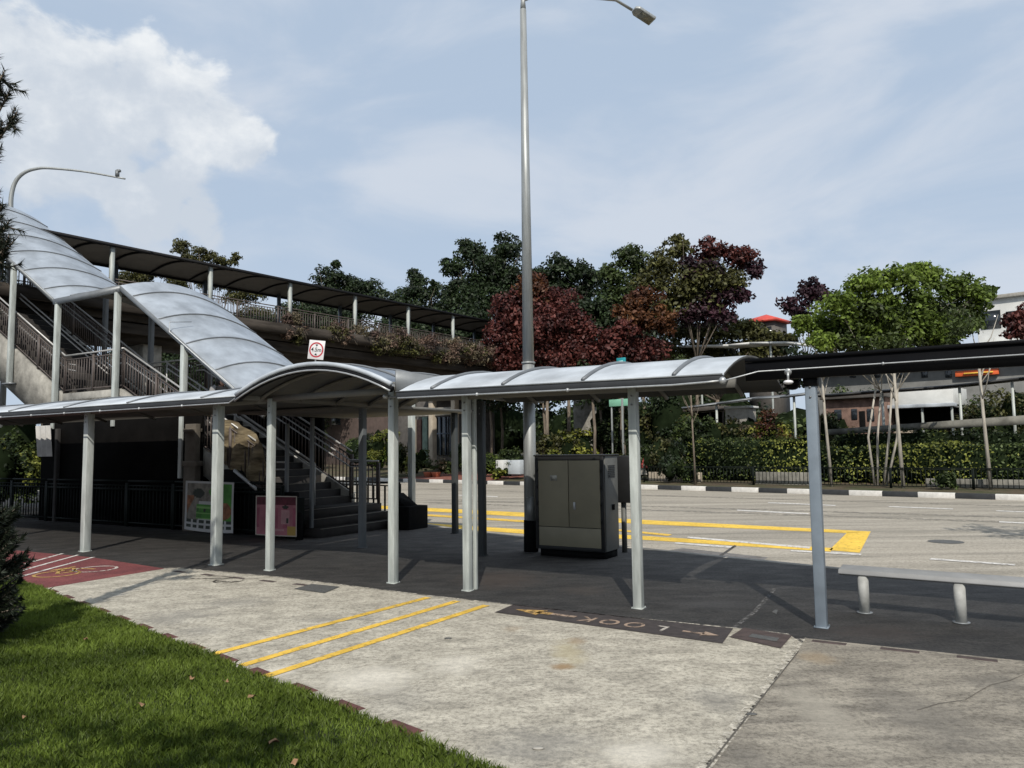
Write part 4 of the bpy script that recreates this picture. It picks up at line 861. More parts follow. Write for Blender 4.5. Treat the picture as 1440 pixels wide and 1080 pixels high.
# ================================================================ PERSON ON THE STAIR
def person(s, w):
    z0 = R1z(s)+.02; base = ST(s, w, z0); fx = (U*.93-V*.36); fx = fx/np.linalg.norm(fx); sdx = V3(fx[1], -fx[0], 0)          # faces toward the camera side of the stair, leaning forward
    T = thing('person', base, 'person with black hair and grey top coming down the covered stairs, bent forward', 'person')
    def q(a, b_, c): return base+sdx*a+fx*b_+Z*c
    J = [q(0, -.10, .92), q(0, -.04, 1.12), q(0, .06, 1.33), q(0, .17, 1.42), q(0, .23, 1.50),
         q(.17, .16, 1.36), q(.24, .28, 1.14), q(.12, .46, 1.08), q(.06, .52, 1.08), q(-.17, .16, 1.36), q(-.24, .28, 1.14), q(-.12, .46, 1.08), q(-.06, .52, 1.08),
         q(.1, .0, .86), q(.11, .05, .48), q(.11, .0, .08), q(.11, .14, .03), q(-.1, .0, .86), q(-.11, .02, .48), q(-.11, -.06, .08), q(-.11, .08, .03), q(0, .27, 1.58)]
    E = [(0, 1), (1, 2), (2, 3), (3, 4), (2, 5), (5, 6), (6, 7), (7, 8), (2, 9), (9, 10), (10, 11), (11, 12), (0, 13), (13, 14), (14, 15), (15, 16), (0, 17), (17, 18), (18, 19), (19, 20), (4, 21)]
    Rr = [.13, .11, .11, .05, .06, .06, .045, .032, .03, .06, .045, .032, .03, .09, .06, .045, .035, .09, .06, .045, .035, .08]
    me = bpy.data.meshes.new('body'); me.from_pydata([tuple(p-base) for p in J], E, []); o = bpy.data.objects.new('body', me); COL.objects.link(o); o.parent = T
    sk = o.modifiers.new('skin', 'SKIN'); o.modifiers.new('sub', 'SUBSURF').levels = 2; o.modifiers['sub'].render_levels = 2
    for v, r_ in zip(me.skin_vertices[0].data, Rr): v.radius = (r_, r_)
    me.skin_vertices[0].data[0].use_root = True; me.materials.append(M['skin'])
    J2 = [J[0]-Z*.02, J[1], J[2], J[5], J[6], J[7]*.6+J[6]*.4, J[9], J[10], J[11]*.6+J[10]*.4]; E2 = [(0, 1), (1, 2), (2, 3), (3, 4), (4, 5), (2, 6), (6, 7), (7, 8)]; R2 = [.19, .19, .20, .11, .08, .07, .11, .08, .07]
    me = bpy.data.meshes.new('shirt'); me.from_pydata([tuple(p-base) for p in J2], E2, []); o = bpy.data.objects.new('shirt', me); COL.objects.link(o); o.parent = T
    o.modifiers.new('skin', 'SKIN'); o.modifiers.new('sub', 'SUBSURF').levels = 2
    for v, r_ in zip(me.skin_vertices[0].data, R2): v.radius = (r_, r_)
    me.skin_vertices[0].data[0].use_root = True; me.materials.append(M['shirt'])
    J3 = [J[0], J[13], J[14], J[15], J[17], J[18], J[19]]; E3 = [(0, 1), (1, 2), (2, 3), (0, 4), (4, 5), (5, 6)]; R3 = [.16, .105, .078, .06, .105, .078, .06]
    me = bpy.data.meshes.new('trousers'); me.from_pydata([tuple(p-base) for p in J3], E3, []); o = bpy.data.objects.new('trousers', me); COL.objects.link(o); o.parent = T
    o.modifiers.new('skin', 'SKIN'); o.modifiers.new('sub', 'SUBSURF').levels = 2
    for v, r_ in zip(me.skin_vertices[0].data, R3): v.radius = (r_, r_)
    me.skin_vertices[0].data[0].use_root = True; me.materials.append(M['trousers'])
    b = MB(); hc = q(0, .27, 1.56); b.sphere(hc-fx*.035+Z*.035, .135, 16, sc=(1, 1, 1.05)); b.build('hair', 'hair', T, smooth=True)
    b = MB(); b.sphere(hc+fx*.07-Z*.02, .078, 14, sc=(1, 1, 1.2)); b.build('face', 'skin', T, smooth=True)
    for sg in (-1, 1):
        b = MB(); b.sphere(hc+fx*.145+sdx*.03*sg, .012, 8); b.build('eye', 'hair', T)
person(4.0, .55)

# ================================================================ VEGETATION
def crown_leaves(b, c, R, leaf, cover=1.0, m=0, clump=.34, K=None, up=.35):
    """leaf clumps scattered over an ellipsoid lobe"""
    R = np.array(R, float) if np.ndim(R) else np.array([R]*3, float); Rm = R.mean()
    K = K or 16
    for _ in range(K):
        d = rng.normal(size=3); d /= np.linalg.norm(d)
        rr = rng.uniform(.3, .95); cc = np.array(c)+d*R*rr; cr = Rm*clump*rng.uniform(.7, 1.3)
        n = int(cover*13.0*cr*cr/(leaf*leaf)); n = max(20, min(n, 1500))
        q = rng.normal(size=(n, 3)); q /= np.linalg.norm(q, axis=1, keepdims=True); q[:, 2] = np.where(q[:, 2] < -.6, -q[:, 2]*.6, q[:, 2])
        P = cc+q*cr*np.array([1.12, 1.12, .85])*rng.uniform(.55, 1.05, (n, 1))
        b.leaves(P, q+rng.normal(size=(n, 3))*.6+np.array([0, 0, up]), leaf, m=m)
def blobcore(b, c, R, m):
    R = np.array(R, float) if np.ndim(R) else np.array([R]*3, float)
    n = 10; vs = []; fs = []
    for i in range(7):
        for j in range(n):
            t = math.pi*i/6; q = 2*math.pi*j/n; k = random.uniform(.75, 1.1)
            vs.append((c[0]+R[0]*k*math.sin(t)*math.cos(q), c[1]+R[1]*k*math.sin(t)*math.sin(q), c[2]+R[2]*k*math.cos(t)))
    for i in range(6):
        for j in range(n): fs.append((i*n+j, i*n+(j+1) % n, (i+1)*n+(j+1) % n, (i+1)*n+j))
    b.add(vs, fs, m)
def tree(name, label, base, lobes, leafmats, leaf, cover=1.35, trunk_r=.2, bark='bark', stems=1, group=None, core=True, K=34, fill=True, cat='tree', clump=.40):
    """lobes: (px, py, rx_px, ry_px, ddepth, matindex)"""
    base = np.array(base, float); dep = base[1]; T = thing(name, base, label, cat, group)
    cb = MB(); cents = []
    for L_ in lobes:
        px, py, rx, ry = L_[:4]; dd = L_[4] if len(L_) > 4 else random.uniform(-1, 1); mi = L_[5] if len(L_) > 5 else 0
        rx *= 1.12; ry *= 1.12; y = dep+dd*.7; c = D(px, py, y); k = y/F; R = np.array([rx*k, (rx+ry)/2*k, ry*k]); cents.append((c, R))
        crown_leaves(cb, c, R*.9, leaf, cover, mi, K=K, clump=clump)
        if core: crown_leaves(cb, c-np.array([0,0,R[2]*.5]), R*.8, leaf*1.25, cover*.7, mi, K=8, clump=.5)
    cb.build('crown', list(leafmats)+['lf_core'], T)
    tb = MB()
    for s_ in range(stems):
        a = 2*math.pi*s_/max(1, stems); off = V3(math.cos(a), math.sin(a), 0)*(.0 if stems == 1 else max(.22, trunk_r*2.2))
        mainc = np.mean([c for c, _ in cents], axis=0); lowest = min(c[2]-R[2] for c, R in cents)
        fork = V3(base[0]*.6+mainc[0]*.4, base[1], max(base[2]+1.2, lowest*.75+base[2]*.25))+off*2
        m1 = base*.5+fork*.5+off*1.5+V3(random.uniform(-.12, .12), 0, 0)
        tb.tube([base+off-Z*.1, m1, fork], [trunk_r, trunk_r*.8, trunk_r*.65], 8)
        for i, (c, R) in enumerate(cents):
            if i % stems != s_ and stems > 1: continue
            if i >= 6+stems*2: continue
            e = c+V3(0, 0, R[2]*.3); mm_ = fork*.5+e*.5+V3(random.uniform(-.3, .3), random.uniform(-.3, .3), random.uniform(0, .3))
            e = c-V3(0, 0, R[2]*.2); tb.tube([fork-Z*.1, mm_, e], [trunk_r*.42, trunk_r*.25, trunk_r*.08], 6)
            for _ in range(2):
                e2 = c+rng.normal(size=3)*R*.4; tb.tube([mm_, (mm_+e2)/2+Z*.1, e2], [trunk_r*.22, trunk_r*.15, trunk_r*.05], 5)
    tb.build('trunk', bark, T); return T
def fbase(px, off): P = FP(px, off); return V3(P[0], P[1], ground_far(off))

# far back evergreen row
tree('broadleaf_tree', 'dark evergreen tree with a tall tuft rising left behind the bridge roof', fbase(475, 26), [(462, 395, 22, 18), (490, 402, 30, 20), (440, 430, 22, 24), (472, 372, 7, 6), (520, 415, 26, 22), (485, 440, 40, 26), (465, 480, 50, 30)], ['lf_dark', 'lf_mid'], .36, K=28)
tree('broadleaf_tree', 'dark pointed evergreen tree between the bridge roof and the tallest tree', fbase(588, 28), [(586, 392, 15, 16), (584, 415, 26, 20), (610, 402, 8, 10), (560, 430, 28, 22), (620, 425, 24, 18), (590, 450, 46, 28), (600, 485, 56, 26)], ['lf_dark', 'lf_mid'], .38, K=28)
tree('broadleaf_tree', 'tallest dark green tree directly left of the lamp column', fbase(680, 24), [(660, 355, 24, 20), (712, 352, 24, 22), (638, 376, 20, 16), (690, 385, 44, 26), (650, 410, 34, 22), (720, 400, 26, 28), (675, 430, 48, 24)], ['lf_dark', 'lf_mid'], .34, K=32)
tree('broadleaf_tree', 'dark green tree just right of the lamp column behind the red tree', fbase(800, 28), [(786, 372, 22, 16), (812, 380, 22, 16), (770, 396, 26, 22), (830, 388, 22, 18), (805, 415, 40, 28), (790, 450, 50, 28)], ['lf_dark', 'lf_mid'], .38, K=30)
tree('broadleaf_tree', 'lighter green tree left of the mixed red and green crown', fbase(872, 22), [(882, 360, 26, 16, 0, 0), (862, 385, 20, 22, 0, 0), (900, 375, 24, 22, 0, 0), (850, 420, 24, 26, 0, 1), (880, 420, 34, 26, 0, 0), (866, 455, 36, 24, 0, 1)], ['lf_mid', 'lf_dark'], .30, K=28)
tree('broadleaf_tree', 'small crowned dark tree standing alone above the middle of the bridge roof', fbase(290, 18), [(255, 347, 15, 14), (262, 365, 18, 10), (285, 360, 22, 14), (312, 368, 18, 9), (332, 364, 8, 10), (300, 395, 34, 16), (340, 415, 30, 18), (360, 450, 40, 24)], ['lf_olive', 'lf_dark'], .32, K=26, core=False)
tree('flowering_tree', 'pale flowering tree peeping between stair canopy and bridge roof', fbase(205, 12), [(200, 388, 26, 10, 0, 0), (232, 384, 14, 9, 0, 1), (250, 400, 20, 10, 0, 0), (180, 400, 24, 14, 0, 0), (215, 430, 50, 30, 0, 0)], ['lf_olive', 'lf_straw'], .28, K=28)
tree('broadleaf_tree', 'dark leafy tree behind the landing of the stairs', fbase(60, 8), [(20, 410, 26, 22), (60, 430, 26, 22), (100, 445, 30, 24), (30, 460, 34, 30), (75, 490, 40, 30)], ['lf_dark', 'lf_mid'], .26, K=26)
tree('broadleaf_tree', 'low dense green tree below the row just left of the round red tree', fbase(640, 18), [(560, 470, 46, 26), (610, 470, 46, 26), (655, 460, 40, 30), (590, 505, 60, 26), (650, 505, 50, 26), (530, 500, 40, 26)], ['lf_dark', 'lf_olive'], .34)
tree('broadleaf_tree', 'dense dark tree low behind the round red tree and the lamp column', fbase(820, 20), [(760, 440, 46, 30), (810, 440, 46, 28), (855, 450, 40, 28), (780, 490, 60, 30), (850, 500, 60, 26), (900, 480, 40, 30)], ['lf_dark', 'lf_mid'], .34)
tree('broadleaf_tree', 'dark green tree seen under the footbridge roof above its railing', fbase(440, 14), [(420, 440, 40, 20), (460, 455, 40, 20), (395, 470, 44, 24), (440, 490, 50, 26), (350, 470, 50, 22)], ['lf_dark', 'lf_mid'], .32)
tree('broadleaf_tree', 'dark leafy tree seen through the lower stair railings behind the person', fbase(250, 5), [(210, 500, 50, 26), (260, 520, 50, 28), (310, 510, 46, 26), (235, 555, 60, 28), (300, 560, 50, 28)], ['lf_dark', 'lf_mid'], .24)
tree('broadleaf_tree', 'dark leafy tree filling the space under the bridge right of the person', fbase(400, 7), [(360, 530, 50, 26), (410, 540, 46, 26), (450, 560, 50, 28), (380, 580, 60, 28), (480, 530, 40, 20)], ['lf_dark', 'lf_olive'], .26)
# red and mixed trees
tree('red_leaf_tree', 'rounded dark red leaved tree behind the lamp column', fbase(752, 5), [(745, 408, 30, 20, 0, 1), (722, 440, 34, 30, 0, 0), (780, 430, 32, 30, 0, 0), (752, 465, 44, 36, -.6, 0), (706, 485, 30, 30, 0, 0), (800, 468, 34, 30, 0, 0), (722, 508, 36, 20, -.6, 0), (790, 505, 44, 22, 0, 0), (830, 490, 24, 26, 0, 0), (750, 398, 20, 12, .4, 1)], ['lf_red', 'lf_rust'], .24, K=34, trunk_r=.14, stems=3)
tree('red_leaf_tree', 'rust red tree low between the round red tree and the mixed crown', fbase(890, 8), [(905, 420, 28, 16, 0, 1), (890, 445, 34, 22, 0, 1), (870, 475, 40, 26, 0, 0), (925, 450, 26, 20, 0, 1), (850, 505, 40, 18, 0, 0), (905, 490, 32, 24, 0, 0)], ['lf_red', 'lf_rust'], .26, K=30, trunk_r=.14, stems=2)
tree('mixed_colour_tree', 'tall tree with mixed green and wine red crown right of the lamp', fbase(975, 12), [(955, 345, 22, 14, 0, 0), (1000, 350, 30, 16, 0, 1), (1040, 360, 28, 14, 0, 1), (1062, 378, 18, 12, 0, 2), (935, 372, 26, 18, 0, 0), (985, 380, 34, 20, 0, 2), (1030, 392, 28, 18, 0, 0), (960, 408, 34, 18, 0, 0), (1010, 420, 30, 16, 0, 2), (1045, 415, 18, 12, 0, 2), (975, 440, 40, 18, 0, 2), (920, 400, 30, 20, 0, 0), (985, 400, 50, 30, .5, 0), (940, 430, 34, 18, 0, 0), (1015, 445, 30, 12, 0, 2)], ['lf_olive', 'lf_red', 'lf_purple'], .27, K=24, cover=1.2, trunk_r=.12, core=True, clump=.42)
tree('broadleaf_tree', 'olive green bushy tree below the mixed crown beside the red roof', fbase(1000, 16), [(960, 465, 40, 20), (1010, 462, 36, 18), (1045, 465, 30, 16), (940, 500, 50, 20), (1000, 500, 50, 20), (1055, 500, 30, 18), (900, 515, 40, 16), (1078, 472, 26, 11), (1062, 490, 26, 14), (1098, 488, 24, 12), (1110, 475, 14, 8)], ['lf_olive', 'lf_mid'], .27, K=30)
tree('purple_leaf_tree', 'small purple black leaved tree left of the bright green tree', fbase(1140, 14), [(1140, 402, 20, 10), (1110, 428, 20, 12), (1135, 420, 24, 16), (1158, 415, 16, 12), (1125, 445, 24, 12)], ['lf_purple'], .26, K=22, core=False, trunk_r=.08)
tree('bright_green_tree', 'spreading fresh green tree with several thin pale trunks', fbase(1236, 2.6), [(1215, 400, 34, 16), (1255, 392, 40, 18), (1300, 390, 34, 15), (1345, 402, 34, 16), (1375, 412, 22, 16), (1180, 430, 34, 18), (1225, 430, 44, 22), (1285, 425, 48, 26), (1345, 435, 40, 24), (1150, 458, 34, 20), (1200, 465, 46, 22), (1262, 462, 50, 24), (1320, 462, 44, 22), (1155, 478, 26, 14), (1240, 450, 70, 24, .5, 1), (1310, 450, 60, 24, .5, 1), (1190, 480, 40, 14, 0, 1), (1250, 486, 50, 14, 0, 1), (1320, 480, 40, 14, 0, 1), (1365, 446, 24, 14, 0, 0), (1290, 378, 22, 8, 0, 0), (1390, 408, 12, 7, 0, 0), (1128, 452, 16, 9, 0, 0)], ['lf_bright', 'lf_mid'], .19, K=32, trunk_r=.055, stems=4, bark='palebark', cover=1.05)  # some lower lobes use the darker leaf material as painted shading
tree('red_leaf_tree', 'red leaved tree at the right edge before the white building', fbase(1450, 9), [(1425, 447, 18, 12), (1452, 440, 26, 16), (1430, 465, 20, 12), (1465, 460, 26, 20)], ['lf_red'], .2, K=28, trunk_r=.1)
# slim street trees
def slim(px, y0, off, label, r=.07, pale=True, ytop=None):
    B = fbase(px, off); zt_ = FZ(px, ytop or 500, B); T = thing('slim_tree', B, label, 'tree', 'slim street trees behind the far kerb')
    b = MB(); x1 = random.uniform(-.15, .15); pts = [B-Z*.1, B+V3(x1, 0, (zt_-B[2])*.5), B+V3(x1*1.6, 0, zt_-B[2])]
    b.tube(pts, [r, r*.8, r*.6], 8)
    for _ in range(7):
        st_ = pts[1]+(pts[2]-pts[1])*random.uniform(.2, 1); a = random.uniform(0, 6.28); L_ = random.uniform(.5, 1.2)
        b.tube([st_, st_+V3(math.cos(a)*L_*.5, math.sin(a)*L_*.5, L_*.7), st_+V3(math.cos(a)*L_*.8, math.sin(a)*L_*.8, L_*1.5)], [r*.4, r*.25, r*.1], 5)
    b.build('trunk', 'palebark' if pale else 'bark', T)
    cb = MB(); 
    for _ in range(4): crown_leaves(cb, pts[2]+V3(random.uniform(-.7, .7), random.uniform(-.5, .5), random.uniform(.3, 1.1)), .55, .16, .6, K=6, clump=.5)
    cb.build('crown', 'lf_mid', T)
slim(977, 0, 1.2, 'slim tree with bare dark trunk at the left end of the clipped hedge', .05, False, 545)
slim(1168, 0, 2.0, 'slim tree just right of the blue grey shelter post', .07, True, 500)
slim(1268, 0, 1.8, 'slim straight pale trunked tree right of the multi stemmed tree', .08, True, 500)
slim(1391, 0, 1.8, 'slim brown trunked tree near the right edge', .07, True, 490)
# under-canopy trunks among the shrubs
for i, (px, off) in enumerate([(690, 6), (705, 9), (765, 6), (835, 6), (845, 9), (1150, 5), (612, 11)]):
    B = fbase(px, off); T = thing('background_tree', B, 'thin dark trunked tree among the shrubs across the road', 'tree', 'thin trunked trees in the far planting')
    b = MB(); b.tube([B-Z*.1, B+V3(.1, 0, 2.5), B+V3(-.05, 0, 5.2)], [.11, .09, .07], 7); b.build('trunk', 'bark', T)
    cb = MB(); [crown_leaves(cb, B+V3(random.uniform(-1, 1), random.uniform(-1, 1), 4.4+random.uniform(0, 1.2)), 1.0, .28, .9, K=10) for _ in range(4)]; cb.build('crown', 'lf_dark', T)

def shrub(name, label, B, rx, h, leafm_, leaf, cover=1.2, group=None, n=4, core=True, cat='shrub'):
    cb = MB(); B = np.array(B)
    for i in range(n):
        c = B+V3(random.uniform(-.5, .5)*rx, random.uniform(-.3, .3)*rx, h*random.uniform(.4, .62)); crown_leaves(cb, c, (rx*.55, rx*.5, h*.42), leaf, cover, i % len(leafm_), K=12, clump=.4)
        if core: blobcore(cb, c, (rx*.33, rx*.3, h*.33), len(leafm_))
    o = cb.build(name, list(leafm_)+['lf_core']); return tag(o, label, cat, group)
def hedge(name, label, px0, px1, off, depth_, pyt, leafm_, leaf, seed=0, gap=.35):
    A = fbase(px0, off); Bq = fbase(px1, off); zt_ = FZ((px0+px1)/2, pyt, (A+Bq)/2); b = MB(); Ln = np.linalg.norm((Bq-A)[:2]); d = (Bq-A); d[2] = 0; d /= np.linalg.norm(d); nn = kn
    H = zt_-min(A[2], Bq[2]); zb = A[2]
    b.box((A+Bq)/2+nn*depth_/2+Z*(zb*0+H/2-.05), (Ln, depth_*.8, H*.86), d, nn, Z, m=len(leafm_))
    n = int(Ln*(H*1.2+depth_)*2.6/leaf**2*.5); n = min(n, 30000); a = rng.uniform(0, Ln, n); side = rng.random(n)
    hh = np.where(side < .62, rng.uniform(0, H, n), H*(.93+.1*rng.random(n)))
    wv = .06*np.sin(a*1.3+seed)+.05*np.sin(a*3.7)+rng.normal(0, .05, n); hs = .07*np.sin(a*.9+seed*2)+.05*np.sin(a*2.9)
    ww = np.where(side < .62, -.02+wv, rng.uniform(0, depth_, n))
    P = A[None]+d[None]*a[:, None]+nn[None]*ww[:, None]; P[:, 2] = zb-.1+hh+np.where(side < .62, 0, hs)
    Nn = np.where((side < .62)[:, None], -nn[None]+np.array([0, 0, .5]), np.array([[0, 0, 1.]]))+rng.normal(size=(n, 3))*.7
    mi = (np.sin(a*.8+seed)+rng.normal(0, .5, n) > .2).astype(int) if len(leafm_) > 1 else np.zeros(n, int)
    for k in range(len(leafm_)):
        s_ = mi == k; b.leaves(P[s_], Nn[s_], leaf, m=k)
    return tag(b.build(name, list(leafm_)+['lf_core']), label, 'hedge')
hedge('hedge', 'long clipped yellow green hedge left of the blue grey post', 968, 1146, 3.2, 1.6, 616, ['lf_hedge', 'lf_mid'], .13)
hedge('hedge', 'clipped green hedge running from the blue grey post to the right edge', 1154, 1480, 3.4, 1.6, 622, ['lf_hedge', 'lf_mid'], .13, 2)
hedge('hedge', 'smaller second hedge row above the front hedge behind the thin trunks', 1190, 1330, 7.5, 1.2, 603, ['lf_mid', 'lf_hedge'], .14, 3)
hedge('hedge', 'darker hedge below the grey ramp wall at the right edge', 1335, 1520, 7.0, 1.2, 604, ['lf_mid', 'lf_dark'], .14, 7)
hedge('hedge', 'hedge row behind the front hedge left of centre of the shelter', 1010, 1150, 6.5, 1.2, 612, ['lf_mid', 'lf_hedge'], .14, 5)
# shrubs across the road
sh = [(1410, 16, 3.0, 4.0, ['lf_mid', 'lf_olive'], 'broad bush hiding the shop wall near the right edge'), (1215, 17, 2.0, 4.6, ['lf_mid', 'lf_dark'], 'tall bush rising behind the brown house roof'), (1370, 15, 1.6, 3.2, ['lf_olive', 'lf_mid'], 'olive bush directly right of the white kiosk'),
      (1260, 9.5, 1.4, 1.7, ['lf_mid', 'lf_olive'], 'bush beside the ramp wall under the multi stemmed tree'), (1385, 10, 1.5, 2.0, ['lf_mid', 'lf_dark'], 'bush between the brown slim tree and the ramp wall'), (1170, 12, 1.5, 3.4, ['lf_dark', 'lf_olive'], 'tall dark bush at the left corner of the brown house'), (1065, 9, 1.3, 2.4, ['lf_straw', 'lf_olive'], 'straw coloured bush right of the grey stone block'),
      (1200, 10, 1.2, 2.0, ['lf_mid', 'lf_dark'], 'bush in front of the reddish brown house wall'), (1330, 10.5, 1.6, 1.8, ['lf_dark', 'lf_mid'], 'low bush by the ramp wall below the white kiosk'), (1425, 10.5, 1.6, 2.6, ['lf_olive', 'lf_mid'], 'olive bush behind the ramp wall at the right edge'),
      (905, 2.6, 1.3, 2.2, ['lf_dark', 'lf_mid'], 'dark shrub just right of the pale post at the far roadside'), (935, 2.6, 1.3, 2.3, ['lf_dark', 'lf_olive'], 'dark shrub at the left end of the long hedge'), (955, 1.6, .9, 1.2, ['lf_mid', 'lf_dark'], 'low shrub below the left end of the hedge'),
      (780, 2.6, 1.2, 1.5, ['lf_olive', 'lf_hedge'], 'olive shrub above the left half of the cabinet top'), (815, 2.4, 1.4, 1.6, ['lf_hedge', 'lf_yellow'], 'yellow green shrub above the middle of the cabinet'), (860, 2.4, 1.3, 1.4, ['lf_olive', 'lf_mid'], 'olive shrub above the right edge of the cabinet'), (800, 5.5, 1.8, 2.8, ['lf_yellow', 'lf_olive'], 'taller yellowish shrub behind the cabinet planting'),
      (690, 2.6, 1.1, 1.3, ['lf_bright', 'lf_mid'], 'fresh green shrub right of the double pale post'), (720, 3.2, 1.2, 1.7, ['lf_mid', 'lf_dark'], 'mid green shrub just left of the lamp column across the road'), (660, 3.6, 1.3, 2.2, ['lf_dark', 'lf_mid'], 'dark shrub beside the small house across the road'),
      (588, 1.6, .9, 1.9, ['lf_mid', 'lf_yellow'], 'leafy potted plant at the left front of the small house'), (565, 2.2, 1.0, 2.4, ['lf_mid', 'lf_olive'], 'bushy plant between the stair foot and the small house'), (545, 3.0, 1.2, 3.2, ['lf_yellow', 'lf_bright'], 'vivid yellow green shrub beyond the stair foot'), (625, 2.2, .6, 1.2, ['lf_straw', 'lf_mid'], 'small pale flowering shrub in front of the house window'),
      (705, 1.3, .6, .7, ['lf_yellow', 'lf_mid'], 'low yellow flowered clump near the far kerb'), (440, 5, 2.0, 5.2, ['lf_yellow', 'lf_mid'], 'tall yellow green bush seen beneath the barrel canopy'), (510, 5, 2.2, 2.8, ['lf_dark', 'lf_mid'], 'dark shrub beneath the barrel canopy across the road'), (1090, 9, 1.4, 3.2, ['lf_rust', 'lf_yellow'], 'tall orange brown grassy bush behind the hedge'), (1040, 10, 2.0, 3.0, ['lf_dark', 'lf_olive'], 'dark bush beside the grey stone block'),
      (870, 10, 3.0, 4.2, ['lf_dark', 'lf_mid'], 'big dark bush under the right walkway canopy'), (930, 9, 3.0, 4.6, ['lf_dark', 'lf_olive'], 'big dark bush left of the low pavilion'), (985, 7.5, 2.2, 3.2, ['lf_mid', 'lf_dark'], 'mid green bush left of the far walkway post')]
for px, off, rx, h, lm_, lb in sh: shrub('shrub', lb, fbase(px, off), rx, h, lm_, .16 if rx < 1.6 else .22)
shrub('fern', 'low fern by the far kerb beneath the shelter edge', fbase(1372-40, 1.6), .6, .7, ['lf_mid'], .12, n=3)
# bougainvillea on the bridge
bg = [(468, 1.0, 'pink', 'pinkish bougainvillea clump nearest the height sign on the bridge planter'), (512, .8, 'pink', 'thin pale bougainvillea between the two middle bridge posts'), (540, 1.35, 'straw', 'large straw coloured bougainvillea in the middle of the bridge planter'), (562, 1.2, 'pink', 'bougainvillea hanging low just left of the fourth white bridge post'), (605, 1.2, 'pink', 'pinkish bougainvillea right of the fourth white bridge post'), (635, 1.4, 'straw', 'straw coloured bougainvillea at the fifth white bridge post'), (668, 1.5, 'pink', 'bougainvillea next to the round red tree'), (392, .6, 'straw', 'small dry plant on the planter above the lower stair canopy')]
for px, r_, k_, lb in bg:
    t = tOf(px)+.4; B = BR(t, -.6, 7.2); cb = MB()
    lm_ = ['lf_pink', 'lf_straw', 'lf_olive'] if k_ == 'pink' else ['lf_straw', 'lf_pink', 'lf_olive']
    for i in range(6):
        c = B+bd_*random.uniform(-1, 1)*r_+V3(0, 0, random.uniform(-.35, .5)); crown_leaves(cb, c, (r_*.55, r_*.45, .42), .13, .55, random.choice([0, 0, 1, 2]), K=22, clump=.4)
    for i in range(24):
        c = B+bd_*random.uniform(-1, 1)*r_; e = c+V3(random.uniform(-.5, .5), random.uniform(-.4, 0), random.uniform(-.5, .9)); cb.tube([c, (c+e)/2+Z*.15, e], [.012, .01, .006], 4, m=3)
    tag(cb.build('bougainvillea', lm_+['bark']), lb, 'shrub')
# far wood backdrop (reads as one mass)
cb = MB()
for i in range(90):
    px = -150+i*19; off = random.uniform(30, 40); B = fbase(px, off); h = random.uniform(4.5, 7.5)
    if 1060 < px < 1460: h *= .6
    crown_leaves(cb, B+Z*h*.5, (3.2, 2.5, h*.5), .5, .9, random.randint(0, 1), K=12); blobcore(cb, B+Z*h*.45, (2.6, 1.8, h*.42), 2)
stuff(cb.build('woodland', ['lf_dark', 'lf_mid', 'lf_core'], origin=(0, 0, 0)), 'dark far wood closing the view behind the roadside trees', 'woodland')
# greenery at far left beneath the stairs
shrub('shrub', 'green bush seen left of the dark understair space', D(18, 655, 27)*V3(1, 1, 0), 1.6, 3.6, ['lf_mid', 'lf_hedge'], .16)
shrub('shrub', 'dark bush below the upper stair flight at the left edge', D(8, 655, 24)*V3(1, 1, 0), 1.3, 2.2, ['lf_mid', 'lf_dark'], .16)

